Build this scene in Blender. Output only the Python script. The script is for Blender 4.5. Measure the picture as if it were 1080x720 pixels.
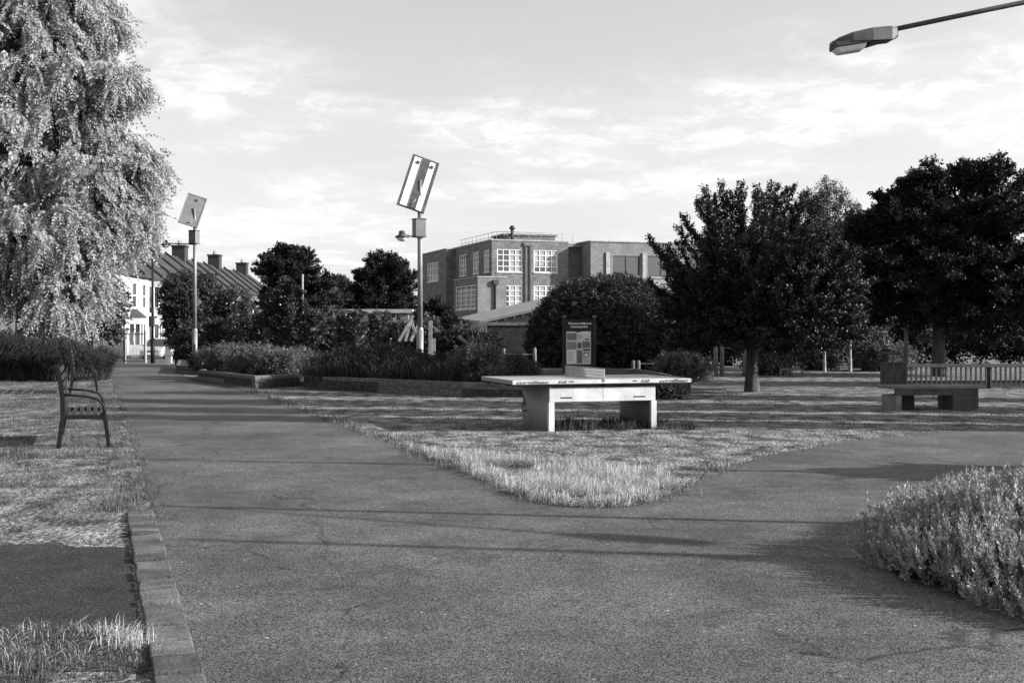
import bpy, math, random
import numpy as np
from mathutils import Vector, Matrix, Euler

# ------------------------------------------------------------------ clear
for o in list(bpy.data.objects):
    bpy.data.objects.remove(o, do_unlink=True)
scene = bpy.context.scene
C = scene.collection
R = math.radians
rng = np.random.default_rng(7)
random.seed(7)

# ------------------------------------------------------------------ camera
CAM_H = 1.5
F = 1200.0
cam_d = bpy.data.cameras.new('camera')
cam = bpy.data.objects.new('camera', cam_d)
C.objects.link(cam)
cam.location = (0, 0, CAM_H)
cam.rotation_euler = (R(90), 0, 0)
cam_d.sensor_width = 36
cam_d.lens = 40
cam_d.shift_x = 42 / 1080
cam_d.shift_y = -12 / 1080
cam_d.clip_start = 0.05
cam_d.clip_end = 6000
scene.camera = cam

# ------------------------------------------------------------------ light
SUN_EL, SUN_AZ = 22.5, -9.0          # azimuth measured from +X towards +Y
SUN_STRENGTH, SKY_STRENGTH, EXPOSURE = 4.8, 0.10, 1.25
el, az = R(SUN_EL), R(SUN_AZ)
sdir = Vector((math.cos(el) * math.cos(az), math.cos(el) * math.sin(az), math.sin(el)))
sun_d = bpy.data.lights.new('sun', 'SUN')
sun_d.energy = SUN_STRENGTH
sun_d.angle = R(0.5)
sun_d.color = (1.0, 0.985, 0.965)
sun = bpy.data.objects.new('sun', sun_d)
C.objects.link(sun)
sun.rotation_euler = sdir.to_track_quat('Z', 'Y').to_euler()
sun.location = (60, -10, 30)

world = bpy.data.worlds.new('World')
scene.world = world
world.use_nodes = True
wt = world.node_tree
for n in list(wt.nodes):
    wt.nodes.remove(n)
def wn(t, **k):
    n = wt.nodes.new(t)
    for a, b in k.items():
        setattr(n, a, b)
    return n
sky = wn('ShaderNodeTexSky', sky_type='NISHITA')
sky.sun_disc = False
sky.sun_elevation = el
sky.sun_rotation = math.pi / 2 - az
sky.altitude = 50
sky.air_density = 1.0
sky.dust_density = 2.0
bw = wn('ShaderNodeRGBToBW')
wt.links.new(sky.outputs[0], bw.inputs[0])
# thin high cloud, laid out on a flat layer overhead
tc = wn('ShaderNodeTexCoord')
sep = wn('ShaderNodeSeparateXYZ')
wt.links.new(tc.outputs['Generated'], sep.inputs[0])
zz = wn('ShaderNodeMath', operation='MAXIMUM'); zz.inputs[1].default_value = 0.0
wt.links.new(sep.outputs[2], zz.inputs[0])
za = wn('ShaderNodeMath', operation='ADD'); za.inputs[1].default_value = 0.12
wt.links.new(zz.outputs[0], za.inputs[0])
dx = wn('ShaderNodeMath', operation='DIVIDE'); dy = wn('ShaderNodeMath', operation='DIVIDE')
wt.links.new(sep.outputs[0], dx.inputs[0]); wt.links.new(za.outputs[0], dx.inputs[1])
wt.links.new(sep.outputs[1], dy.inputs[0]); wt.links.new(za.outputs[0], dy.inputs[1])
cmb = wn('ShaderNodeCombineXYZ')
wt.links.new(dx.outputs[0], cmb.inputs[0]); wt.links.new(dy.outputs[0], cmb.inputs[1])
def wnoise(scale, detail, rough, dist, off, sc=(1, 1, 1), rot=0.0):
    mp = wn('ShaderNodeMapping')
    mp.inputs['Location'].default_value = off
    mp.inputs['Scale'].default_value = sc
    mp.inputs['Rotation'].default_value = (0, 0, rot)
    wt.links.new(cmb.outputs[0], mp.inputs[0])
    n = wn('ShaderNodeTexNoise')
    n.inputs['Scale'].default_value = scale
    n.inputs['Detail'].default_value = detail
    n.inputs['Roughness'].default_value = rough
    n.inputs['Distortion'].default_value = dist
    wt.links.new(mp.outputs[0], n.inputs['Vector'])
    return n
def wramp(src, a, b):
    m = wn('ShaderNodeMapRange'); m.interpolation_type = 'SMOOTHSTEP'
    m.inputs[1].default_value = a; m.inputs[2].default_value = b
    wt.links.new(src, m.inputs[0])
    return m.outputs[0]
n1 = wnoise(0.9, 9, 0.60, 0.35, (3.6, 1.2, 0), (1.0, 1.25, 1), 0.35)
n2 = wnoise(4.6, 8, 0.66, 0.35, (8.0, 2.2, 4), (1.3, 1.0, 1), -0.5)
r1 = wramp(n1.outputs['Fac'], 0.42, 0.66)
r2 = wramp(n2.outputs['Fac'], 0.42, 0.62)
mul = wn('ShaderNodeMath', operation='MULTIPLY')
wt.links.new(r1, mul.inputs[0]); wt.links.new(r2, mul.inputs[1])
ad = wn('ShaderNodeMath', operation='MULTIPLY_ADD')
ad.inputs[1].default_value = 0.35
wt.links.new(r1, ad.inputs[0]); wt.links.new(mul.outputs[0], ad.inputs[2])
CLOUD_GAIN = 1.15
cg = wn('ShaderNodeMath', operation='MULTIPLY'); cg.inputs[1].default_value = CLOUD_GAIN
wt.links.new(ad.outputs[0], cg.inputs[0])
tot = wn('ShaderNodeMath', operation='ADD')
bws = wn('ShaderNodeMath', operation='MULTIPLY'); bws.inputs[1].default_value = 0.80
wt.links.new(bw.outputs[0], bws.inputs[0])
wt.links.new(bws.outputs[0], tot.inputs[0])
veil = wn('ShaderNodeMath', operation='ADD'); veil.inputs[1].default_value = 0.92
wt.links.new(cg.outputs[0], veil.inputs[0])
wt.links.new(veil.outputs[0], tot.inputs[1])
bgn = wn('ShaderNodeBackground')
bgn.inputs[1].default_value = SKY_STRENGTH
wt.links.new(tot.outputs[0], bgn.inputs[0])
wo = wn('ShaderNodeOutputWorld')
wt.links.new(bgn.outputs[0], wo.inputs[0])

vs = scene.view_settings
vs.view_transform = 'Standard'
vs.look = 'None'
vs.gamma = 1
vs.exposure = EXPOSURE
vs.use_curve_mapping = False

# ------------------------------------------------------------------ helpers
def gz(Y):
    """ground height: flat park, the street beyond the gate lies a little lower"""
    t = min(max((Y - 45.0) / 42.0, 0.0), 1.0)
    return -0.66 * t
def G(px, py):
    Y = CAM_H * F / (py - 348.0)
    return ((px - 498.0) * Y / F, Y)
def at(px, py, Y):
    return Vector(((px - 498.0) * Y / F, Y, CAM_H - (py - 348.0) * Y / F))

MATS = {}
def new_mat(name):
    m = bpy.data.materials.new(name)
    m.use_nodes = True
    nt = m.node_tree
    for n in list(nt.nodes):
        nt.nodes.remove(n)
    out = nt.nodes.new('ShaderNodeOutputMaterial')
    MATS[name] = m
    return m, nt, out
def val(v):
    return (v, v, v, 1)
def surf(name, lo, hi, scale=6.0, rough=0.8, bump=0.0, bscale=None, detail=8, metal=0.0,
         stretch=(1, 1, 1), fine=0.0, fscale=200.0, spec=0.3, contrast=(0.35, 0.65), bdist=0.02,
         coords='Object', island=0.0):
    m, nt, out = new_mat(name)
    L = nt.links
    t = nt.nodes.new('ShaderNodeTexCoord')
    mp = nt.nodes.new('ShaderNodeMapping')
    mp.inputs['Scale'].default_value = stretch
    L.new(t.outputs[coords], mp.inputs[0])
    n = nt.nodes.new('ShaderNodeTexNoise')
    n.inputs['Scale'].default_value = scale
    n.inputs['Detail'].default_value = detail
    n.inputs['Roughness'].default_value = 0.6
    L.new(mp.outputs[0], n.inputs['Vector'])
    mr = nt.nodes.new('ShaderNodeMapRange')
    mr.inputs[1].default_value, mr.inputs[2].default_value = contrast
    mr.inputs[3].default_value, mr.inputs[4].default_value = lo, hi
    L.new(n.outputs['Fac'], mr.inputs[0])
    col = mr.outputs[0]
    if fine > 0:
        n3 = nt.nodes.new('ShaderNodeTexNoise')
        n3.inputs['Scale'].default_value = fscale
        n3.inputs['Detail'].default_value = 3
        L.new(t.outputs[coords], n3.inputs['Vector'])
        mr3 = nt.nodes.new('ShaderNodeMapRange')
        mr3.inputs[1].default_value, mr3.inputs[2].default_value = 0.3, 0.7
        mr3.inputs[3].default_value, mr3.inputs[4].default_value = 1 - fine, 1 + fine
        L.new(n3.outputs['Fac'], mr3.inputs[0])
        mm = nt.nodes.new('ShaderNodeMath'); mm.operation = 'MULTIPLY'
        L.new(col, mm.inputs[0]); L.new(mr3.outputs[0], mm.inputs[1])
        col = mm.outputs[0]
    if island > 0:
        gi = nt.nodes.new('ShaderNodeNewGeometry')
        mri = nt.nodes.new('ShaderNodeMapRange')
        mri.inputs[3].default_value, mri.inputs[4].default_value = 1 - island, 1 + island
        L.new(gi.outputs['Random Per Island'], mri.inputs[0])
        mm = nt.nodes.new('ShaderNodeMath'); mm.operation = 'MULTIPLY'
        L.new(col, mm.inputs[0]); L.new(mri.outputs[0], mm.inputs[1]); col = mm.outputs[0]
    p = nt.nodes.new('ShaderNodeBsdfPrincipled')
    p.inputs['Roughness'].default_value = rough
    p.inputs['Metallic'].default_value = metal
    p.inputs['Specular IOR Level'].default_value = spec
    L.new(col, p.inputs['Base Color'])
    if bump > 0:
        n2 = nt.nodes.new('ShaderNodeTexNoise')
        n2.inputs['Scale'].default_value = bscale or scale * 6
        n2.inputs['Detail'].default_value = 6
        L.new(mp.outputs[0], n2.inputs['Vector'])
        b = nt.nodes.new('ShaderNodeBump')
        b.inputs['Strength'].default_value = bump
        b.inputs['Distance'].default_value = bdist
        L.new(n2.outputs['Fac'], b.inputs['Height'])
        L.new(b.outputs[0], p.inputs['Normal'])
    L.new(p.outputs[0], out.inputs[0])
    return m
def leafmat(name, lo, hi, scale=1.2, transl=0.25, rough=0.55, spec=0.2):
    m, nt, out = new_mat(name)
    L = nt.links
    t = nt.nodes.new('ShaderNodeTexCoord')
    n = nt.nodes.new('ShaderNodeTexNoise')
    n.inputs['Scale'].default_value = scale
    n.inputs['Detail'].default_value = 9
    n.inputs['Roughness'].default_value = 0.8
    L.new(t.outputs['Object'], n.inputs['Vector'])
    mr = nt.nodes.new('ShaderNodeMapRange')
    mr.inputs[1].default_value, mr.inputs[2].default_value = 0.36, 0.64
    mr.inputs[3].default_value, mr.inputs[4].default_value = lo, hi
    L.new(n.outputs['Fac'], mr.inputs[0])
    p = nt.nodes.new('ShaderNodeBsdfPrincipled')
    p.inputs['Roughness'].default_value = rough
    p.inputs['Specular IOR Level'].default_value = spec
    L.new(mr.outputs[0], p.inputs['Base Color'])
    tr = nt.nodes.new('ShaderNodeBsdfTranslucent')
    L.new(mr.outputs[0], tr.inputs[0])
    mx = nt.nodes.new('ShaderNodeMixShader')
    mx.inputs[0].default_value = transl
    L.new(p.outputs[0], mx.inputs[1]); L.new(tr.outputs[0], mx.inputs[2])
    L.new(mx.outputs[0], out.inputs[0])
    return m
def brickmat(name, c1, c2, mortar, bw_=0.225, bh=0.075, variation=(0.75, 1.25)):
    m, nt, out = new_mat(name)
    L = nt.links
    t = nt.nodes.new('ShaderNodeTexCoord')
    s = nt.nodes.new('ShaderNodeSeparateXYZ')
    L.new(t.outputs['Object'], s.inputs[0])
    a = nt.nodes.new('ShaderNodeMath'); a.operation = 'ADD'
    L.new(s.outputs[0], a.inputs[0]); L.new(s.outputs[1], a.inputs[1])
    c = nt.nodes.new('ShaderNodeCombineXYZ')
    L.new(a.outputs[0], c.inputs[0]); L.new(s.outputs[2], c.inputs[1])
    b = nt.nodes.new('ShaderNodeTexBrick')
    b.inputs['Scale'].default_value = 1.0
    b.inputs['Color1'].default_value = val(c1)
    b.inputs['Color2'].default_value = val(c2)
    b.inputs['Mortar'].default_value = val(mortar)
    b.inputs['Brick Width'].default_value = bw_
    b.inputs['Row Height'].default_value = bh
    b.inputs['Mortar Size'].default_value = 0.008
    L.new(c.outputs[0], b.inputs['Vector'])
    n = nt.nodes.new('ShaderNodeTexNoise')
    n.inputs['Scale'].default_value = 0.9
    n.inputs['Detail'].default_value = 10
    n.inputs['Roughness'].default_value = 0.75
    L.new(t.outputs['Object'], n.inputs['Vector'])
    mr = nt.nodes.new('ShaderNodeMapRange')
    mr.inputs[1].default_value, mr.inputs[2].default_value = 0.3, 0.7
    mr.inputs[3].default_value, mr.inputs[4].default_value = variation
    L.new(n.outputs['Fac'], mr.inputs[0])
    vm = nt.nodes.new('ShaderNodeVectorMath'); vm.operation = 'SCALE'
    L.new(b.outputs['Color'], vm.inputs[0]); L.new(mr.outputs[0], vm.inputs['Scale'])
    p = nt.nodes.new('ShaderNodeBsdfPrincipled')
    p.inputs['Roughness'].default_value = 0.9
    p.inputs['Specular IOR Level'].default_value = 0.15
    L.new(vm.outputs[0], p.inputs['Base Color'])
    L.new(p.outputs[0], out.inputs[0])
    return m

# --- materials
def asphalt(name, lo, hi):
    m, nt, out = new_mat(name)
    L = nt.links
    t = nt.nodes.new('ShaderNodeTexCoord')
    def noise(sc, det, ro):
        n = nt.nodes.new('ShaderNodeTexNoise')
        n.inputs['Scale'].default_value = sc; n.inputs['Detail'].default_value = det
        n.inputs['Roughness'].default_value = ro
        L.new(t.outputs['Object'], n.inputs['Vector']); return n.outputs['Fac']
    def rng_(src, a, b, c, d):
        r = nt.nodes.new('ShaderNodeMapRange')
        for i, v in zip((1, 2, 3, 4), (a, b, c, d)):
            r.inputs[i].default_value = v
        L.new(src, r.inputs[0]); return r.outputs[0]
    def mulm(a, b):
        r = nt.nodes.new('ShaderNodeMath'); r.operation = 'MULTIPLY'
        L.new(a, r.inputs[0]); L.new(b, r.inputs[1]); return r.outputs[0]
    big = rng_(noise(0.45, 6, 0.6), 0.35, 0.65, lo, hi)
    mid = rng_(noise(2.2, 10, 0.8), 0.3, 0.7, 0.5, 1.5)
    v = nt.nodes.new('ShaderNodeTexVoronoi')
    v.inputs['Scale'].default_value = 125
    L.new(t.outputs['Object'], v.inputs['Vector'])
    sp = nt.nodes.new('ShaderNodeSeparateColor')
    L.new(v.outputs['Color'], sp.inputs[0])
    stone = rng_(sp.outputs[0], 0.0, 1.0, 0.2, 2.0)
    v2 = nt.nodes.new('ShaderNodeTexVoronoi')
    v2.inputs['Scale'].default_value = 26
    L.new(t.outputs['Object'], v2.inputs['Vector'])
    sp2 = nt.nodes.new('ShaderNodeSeparateColor')
    L.new(v2.outputs['Color'], sp2.inputs[0])
    spk = rng_(sp2.outputs[1], 0.93, 0.98, 1.0, 3.2)
    dd = rng_(v2.outputs['Distance'], 0.15, 0.3, 1.0, 0.0)
    spk1 = nt.nodes.new('ShaderNodeMix')
    L.new(dd, spk1.inputs[0]); spk1.inputs[2].default_value = 1.0
    L.new(spk, spk1.inputs[3])
    nd = nt.nodes.new('ShaderNodeTexNoise'); nd.inputs['Scale'].default_value = 1.6; nd.inputs['Detail'].default_value = 8
    L.new(t.outputs['Object'], nd.inputs['Vector'])
    vm = nt.nodes.new('ShaderNodeVectorMath'); vm.operation = 'MULTIPLY_ADD'
    vm.inputs[1].default_value = (.9, .9, 0)
    L.new(nd.outputs['Color'], vm.inputs[0]); L.new(t.outputs['Object'], vm.inputs[2])
    vc = nt.nodes.new('ShaderNodeTexVoronoi'); vc.feature = 'DISTANCE_TO_EDGE'; vc.inputs['Scale'].default_value = 0.42
    L.new(vm.outputs[0], vc.inputs['Vector'])
    crack = rng_(vc.outputs['Distance'], 0.0015, 0.006, 0.45, 1.0)
    gate_ = rng_(noise(0.8, 4, 0.6), 0.46, 0.54, 0.0, 1.0)
    ck = nt.nodes.new('ShaderNodeMix'); L.new(gate_, ck.inputs[0]); ck.inputs[2].default_value = 1.0; L.new(crack, ck.inputs[3])
    stain = rng_(noise(1.1, 7, 0.72), 0.56, 0.70, 1.0, 0.62)
    col = mulm(mulm(mulm(mulm(mulm(big, mid), stone), spk1.outputs[0]), ck.outputs[0]), stain)
    p = nt.nodes.new('ShaderNodeBsdfPrincipled')
    p.inputs['Roughness'].default_value = 0.7
    p.inputs['Specular IOR Level'].default_value = 0.15
    L.new(col, p.inputs['Base Color'])
    b = nt.nodes.new('ShaderNodeBump')
    b.inputs['Strength'].default_value = 0.5
    b.inputs['Distance'].default_value = 0.004
    L.new(v.outputs['Distance'], b.inputs['Height'])
    L.new(b.outputs[0], p.inputs['Normal'])
    L.new(p.outputs[0], out.inputs[0])
    return m
asphalt('asphalt', 0.046, 0.086)
asphalt('asphalt_dark', 0.019, 0.028)
surf('lawn', 0.045, 0.22, scale=2.6, rough=0.95, bump=1.0, bscale=16, fine=0.85, fscale=28, bdist=0.06, detail=12,
     stretch=(1.2, 0.8, 1), contrast=(0.38, 0.62), spec=0.1)
surf('paver_block', 0.045, 0.10, scale=6.0, rough=0.88, bump=0.5, bscale=50, fine=0.3, fscale=120, island=0.38)
surf('joint_sand', 0.02, 0.035, scale=30, rough=1.0)
surf('soil', 0.02, 0.06, scale=9, rough=0.95, bump=0.6, spec=0.1)
surf('paver', 0.035, 0.11, scale=6.0, rough=0.85, bump=0.3, bscale=60, fine=0.25, fscale=120)
surf('sleeper_wood', 0.05, 0.13, scale=5, rough=0.85, bump=0.5, stretch=(0.4, 3, 3), fine=0.2, fscale=40)
surf('pale_timber', 0.11, 0.22, scale=5, rough=0.8, bump=0.3, fine=0.15, fscale=40)
surf('post_wood', 0.08, 0.17, scale=7, rough=0.85, bump=0.4, stretch=(2, 2, 0.5))
surf('concrete', 0.2, 0.32, scale=3.5, rough=0.85, bump=0.2, bscale=60, fine=0.12, fscale=90)
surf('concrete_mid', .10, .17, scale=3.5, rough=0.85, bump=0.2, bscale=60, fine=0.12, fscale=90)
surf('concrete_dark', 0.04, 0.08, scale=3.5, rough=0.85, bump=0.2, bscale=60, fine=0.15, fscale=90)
surf('table_resin', 0.34, 0.50, scale=3.0, rough=0.55, fine=0.03, fscale=90, bump=0.05, bscale=40)
surf('table_resin_shade', 0.16, 0.26, scale=3.5, rough=0.6, fine=0.05, fscale=90, contrast=(0.3, 0.75))  # darker copy of the table resin: shade on unlit sides put into the colour
surf('table_top', 0.20, 0.30, scale=3, rough=0.45, fine=0.05)
surf('net_steel', 0.26, 0.34, scale=9, rough=0.5, metal=0.3)
surf('ink', 0.025, 0.05, scale=20, rough=0.6)
surf('white_ink', 0.75, 0.82, scale=20, rough=0.6)
surf('black_metal', 0.004, 0.01, scale=14, rough=0.55, spec=0.15)
surf('slat_black', 0.006, 0.02, scale=8, rough=0.4, spec=0.4)
surf('galv', 0.13, 0.22, scale=5, rough=0.55, metal=0.25, fine=0.1, fscale=50, stretch=(1, 1, 0.4))
surf('galv_dark', 0.035, 0.07, scale=5, rough=0.55, metal=0.2)
surf('panel_white', 0.62, 0.74, scale=3, rough=0.6)
surf('panel_grey', 0.1, 0.14, scale=3, rough=0.5)
surf('lamp_shell', 0.05, 0.075, scale=12, rough=0.6, fine=0.1, fscale=300)
surf('lamp_glass', 0.62, 0.75, scale=12, rough=0.15, spec=0.7)
surf('board_black', 0.012, 0.02, scale=12, rough=0.5)
surf('poster_paper', 0.42, 0.52, scale=10, rough=0.7, fine=0.08, fscale=60)
surf('poster_mid', 0.18, 0.24, scale=10, rough=0.7)
surf('poster_dark', 0.05, 0.10, scale=14, rough=0.7)
surf('render_white', 0.22, 0.34, scale=0.8, rough=0.8)
surf('slate', 0.018, 0.045, scale=1.5, rough=0.75, fine=0.25, fscale=5, spec=0.3)
surf('window_white', 0.74, 0.82, scale=6, rough=0.5)
surf('blind', 0.2, 0.3, scale=2.5, rough=0.6)
surf('shed_roof', 0.16, 0.24, scale=1.4, rough=0.85, fine=0.12, fscale=20)
surf('clay_pot', 0.12, 0.2, scale=9, rough=0.85)
surf('bark', 0.03, 0.08, scale=6, rough=0.95, bump=0.8, stretch=(3, 3, 0.6))
surf('bark_pale', 0.14, 0.34, scale=5, rough=0.9, bump=0.3, stretch=(2, 2, 1))
surf('car_paint', 0.30, 0.36, scale=2, rough=0.25, spec=0.6)
surf('rubber', 0.02, 0.035, scale=9, rough=0.8)
surf('car_white', 0.6, 0.7, scale=3, rough=0.3)
surf('hill', 0.03, 0.06, scale=0.3, rough=1.0)
brickmat('brick', 0.07, 0.15, 0.19, variation=(0.6, 1.4))
brickmat('brick_pale', 0.10, 0.17, 0.19)
brickmat('brick_dark', 0.02, 0.04, 0.05)
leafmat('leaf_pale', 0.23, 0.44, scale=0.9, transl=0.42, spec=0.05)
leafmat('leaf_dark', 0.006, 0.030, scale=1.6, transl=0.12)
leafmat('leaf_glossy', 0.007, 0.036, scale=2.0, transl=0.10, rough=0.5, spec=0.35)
leafmat('leaf_inner_shade', 0.05, 0.14, scale=1.6, transl=0.3)  # inner leaves darkened so gaps between the pale clumps read as shade
leafmat('leaf_bush', 0.012, 0.05, scale=3.0, transl=0.12)
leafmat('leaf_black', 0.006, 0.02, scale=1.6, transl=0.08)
leafmat('leaf_mid', 0.018, 0.075, scale=1.6, transl=0.22)
leafmat('leaf_ivy', 0.012, 0.085, scale=3.0, transl=0.12, rough=0.35)
leafmat('leaf_silver', 0.03, 0.16, scale=3.0, transl=0.25)
leafmat('straw', 0.20, 0.55, scale=5.0, transl=0.30)
leafmat('grass', 0.03, 0.17, scale=3.0, transl=0.30)
leafmat('shoot', 0.08, 0.42, scale=7.0, transl=0.25)
leafmat('grass_dark', 0.012, 0.06, scale=4.0, transl=0.25)
def glassmat():
    m, nt, out = new_mat('glass')
    p = nt.nodes.new('ShaderNodeBsdfPrincipled')
    p.inputs['Base Color'].default_value = val(0.03)
    p.inputs['Roughness'].default_value = 0.06
    p.inputs['Specular IOR Level'].default_value = 1.0
    nt.links.new(p.outputs[0], out.inputs[0])
glassmat()

def tag(o, label=None, cat=None, group=None, kind=None):
    if label: o['label'] = label
    if cat: o['category'] = cat
    if group: o['group'] = group
    if kind: o['kind'] = kind
    return o
def empty(name, loc, label=None, cat=None, group=None, rz=0):
    o = bpy.data.objects.new(name, None)
    C.objects.link(o)
    o.location = loc
    o.rotation_euler = (0, 0, rz)
    o.empty_display_size = 0.3
    return tag(o, label, cat, group)
def link(name, me, mat, parent=None):
    o = bpy.data.objects.new(name, me)
    C.objects.link(o)
    if mat: me.materials.append(MATS[mat])
    if parent: o.parent = parent
    return o
def dup(root, loc, rz, label, group=None):
    r = root.copy(); C.objects.link(r); r.location = loc; r.rotation_euler = (0, 0, rz)
    r['label'] = label
    if group: r['group'] = group
    for ch in list(root.children):
        c = ch.copy(); C.objects.link(c); c.parent = r
        for g in list(ch.children):
            d = g.copy(); C.objects.link(d); d.parent = c
    return r

class MB:
    def __init__(s): s.v = []; s.f = []; s.sm = []
    def add(s, vs_, fs, smooth=False):
        k = len(s.v); s.v += [tuple(v) for v in vs_]
        s.f += [tuple(i + k for i in f) for f in fs]; s.sm += [smooth] * len(fs)
        return s
    def box(s, c, d, M=None):
        vs_ = []
        for z in (-.5, .5):
            for x, y in ((-.5, -.5), (.5, -.5), (.5, .5), (-.5, .5)):
                p = Vector((x * d[0], y * d[1], z * d[2]))
                if M is not None: p = M @ p
                vs_.append(p + Vector(c))
        return s.add(vs_, [(3, 2, 1, 0), (4, 5, 6, 7), (0, 1, 5, 4), (1, 2, 6, 5), (2, 3, 7, 6), (3, 0, 4, 7)])
    def span(s, a, b):
        a = Vector(a); b = Vector(b)
        return s.box((a + b) / 2, (abs(b.x - a.x), abs(b.y - a.y), abs(b.z - a.z)))
    def bar(s, a, b, w, h, up=(0, 0, 1)):
        a = Vector(a); b = Vector(b); d = b - a; L = d.length; d.normalize()
        u = Vector(up); sx = d.cross(u)
        if sx.length < 1e-4: sx = d.cross(Vector((0, 1, 0)))
        sx.normalize(); uz = sx.cross(d)
        M = Matrix((sx, d, uz)).transposed()
        return s.box((a + b) / 2, (w, L, h), M)
    def tube(s, pts, rad, seg=8, cap=True, smooth=True):
        pts = [Vector(p) for p in pts]
        if not hasattr(rad, '__len__'): rad = [rad] * len(pts)
        vs_ = []; prev = None
        for i, p in enumerate(pts):
            d = (pts[min(i + 1, len(pts) - 1)] - pts[max(i - 1, 0)]).normalized()
            ref = prev if prev is not None else (Vector((1, 0, 0)) if abs(d.x) < .9 else Vector((0, 1, 0)))
            a = (ref - d * ref.dot(d)).normalized(); prev = a; b = d.cross(a)
            for k in range(seg):
                t = 2 * math.pi * k / seg
                vs_.append(p + (a * math.cos(t) + b * math.sin(t)) * rad[i])
        fs = []
        for i in range(len(pts) - 1):
            for k in range(seg):
                k2 = (k + 1) % seg
                fs.append((i * seg + k, i * seg + k2, (i + 1) * seg + k2, (i + 1) * seg + k))
        s.add(vs_, fs, smooth)
        if cap:
            n = len(s.v) - len(vs_)
            s.f.append(tuple(n + k for k in reversed(range(seg)))); s.sm.append(False)
            e = n + (len(pts) - 1) * seg
            s.f.append(tuple(e + k for k in range(seg))); s.sm.append(False)
        return s
    def prism(s, poly, z0, z1):
        n = len(poly)
        vs_ = [(x, y, z0) for x, y in poly] + [(x, y, z1) for x, y in poly]
        fs = [tuple(reversed(range(n))), tuple(range(n, 2 * n))]
        fs += [(i, (i + 1) % n, n + (i + 1) % n, n + i) for i in range(n)]
        return s.add(vs_, fs)
    def hexa(s, b, t):
        """8 corner solid from bottom quad b and top quad t"""
        return s.add(list(b) + list(t), [(3, 2, 1, 0), (4, 5, 6, 7), (0, 1, 5, 4), (1, 2, 6, 5), (2, 3, 7, 6), (3, 0, 4, 7)])
    def wall(s, axis, p0, u0, u1, z0, z1, th, holes=()):
        """wall slab along 'x' or 'y' at coordinate p0..p0+th, with rectangular holes (u0,u1,z0,z1)"""
        us = sorted({u0, u1, *[h[0] for h in holes], *[h[1] for h in holes]})
        zs = sorted({z0, z1, *[h[2] for h in holes], *[h[3] for h in holes]})
        for i in range(len(us) - 1):
            for j in range(len(zs) - 1):
                cu = (us[i] + us[i + 1]) / 2; cz = (zs[j] + zs[j + 1]) / 2
                if any(h[0] < cu < h[1] and h[2] < cz < h[3] for h in holes): continue
                if axis == 'x': s.span((us[i], p0, zs[j]), (us[i + 1], p0 + th, zs[j + 1]))
                else: s.span((p0, us[i], zs[j]), (p0 + th, us[i + 1], zs[j + 1]))
        return s
    def build(s, name, mat, parent=None, bevel=0.0):
        me = bpy.data.meshes.new(name)
        me.from_pydata(s.v, [], s.f)
        me.polygons.foreach_set('use_smooth', s.sm)
        me.update()
        o = link(name, me, mat, parent)
        if bevel > 0:
            b = o.modifiers.new('bevel', 'BEVEL'); b.width = bevel; b.segments = 2
            b.limit_method = 'ANGLE'; b.angle_limit = R(40)
        return o

def text_mesh(name, body, size, mat, parent, loc, rot=(R(90), 0, 0), extrude=0.002, align='LEFT', shear=0.0, bold=0.0, width=None):
    cu = bpy.data.curves.new('txt', 'FONT')
    cu.body = body; cu.size = size; cu.extrude = extrude; cu.align_x = align; cu.shear = shear; cu.offset = bold
    t = bpy.data.objects.new('txt', cu); C.objects.link(t)
    bpy.context.view_layer.update()
    me = bpy.data.meshes.new_from_object(t.evaluated_get(bpy.context.evaluated_depsgraph_get()))
    bpy.data.objects.remove(t, do_unlink=True)
    if width:
        xs = [v.co.x for v in me.vertices]; w = max(xs) - min(xs)
        for v in me.vertices: v.co.x *= width / w
    me.materials.clear()
    o = link(name, me, mat, parent)
    o.location = loc; o.rotation_euler = rot
    return o

# ---- foliage -------------------------------------------------------------
def quads_mesh(V, name):
    """V: (n,4,3) array of quads"""
    n = V.shape[0]
    me = bpy.data.meshes.new(name)
    me.vertices.add(n * 4); me.vertices.foreach_set('co', V.reshape(-1).astype(np.float32))
    me.loops.add(n * 4); me.loops.foreach_set('vertex_index', np.arange(n * 4, dtype=np.int32))
    me.polygons.add(n)
    me.polygons.foreach_set('loop_start', np.arange(0, n * 4, 4, dtype=np.int32))
    me.polygons.foreach_set('loop_total', np.full(n, 4, dtype=np.int32))
    me.update(); me.validate()
    return me
def tris_mesh(V, name):
    n = V.shape[0]
    me = bpy.data.meshes.new(name)
    me.vertices.add(n * 3); me.vertices.foreach_set('co', V.reshape(-1).astype(np.float32))
    me.loops.add(n * 3); me.loops.foreach_set('vertex_index', np.arange(n * 3, dtype=np.int32))
    me.polygons.add(n)
    me.polygons.foreach_set('loop_start', np.arange(0, n * 3, 3, dtype=np.int32))
    me.polygons.foreach_set('loop_total', np.full(n, 3, dtype=np.int32))
    me.update(); me.validate()
    return me
def unit(a):
    return a / np.maximum(np.linalg.norm(a, axis=-1, keepdims=True), 1e-9)
def leaf_quads(P, D, L, W):
    """rhombus leaves at P pointing along D"""
    n = len(P)
    r = unit(rng.normal(size=(n, 3)))
    S = unit(np.cross(D, r))
    N = np.cross(S, D)
    L = L[:, None]; W = W[:, None]
    mid = P + D * L * 0.45 - N * L * 0.08
    return np.stack([P, mid + S * W, P + D * L, mid - S * W], axis=1)
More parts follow.
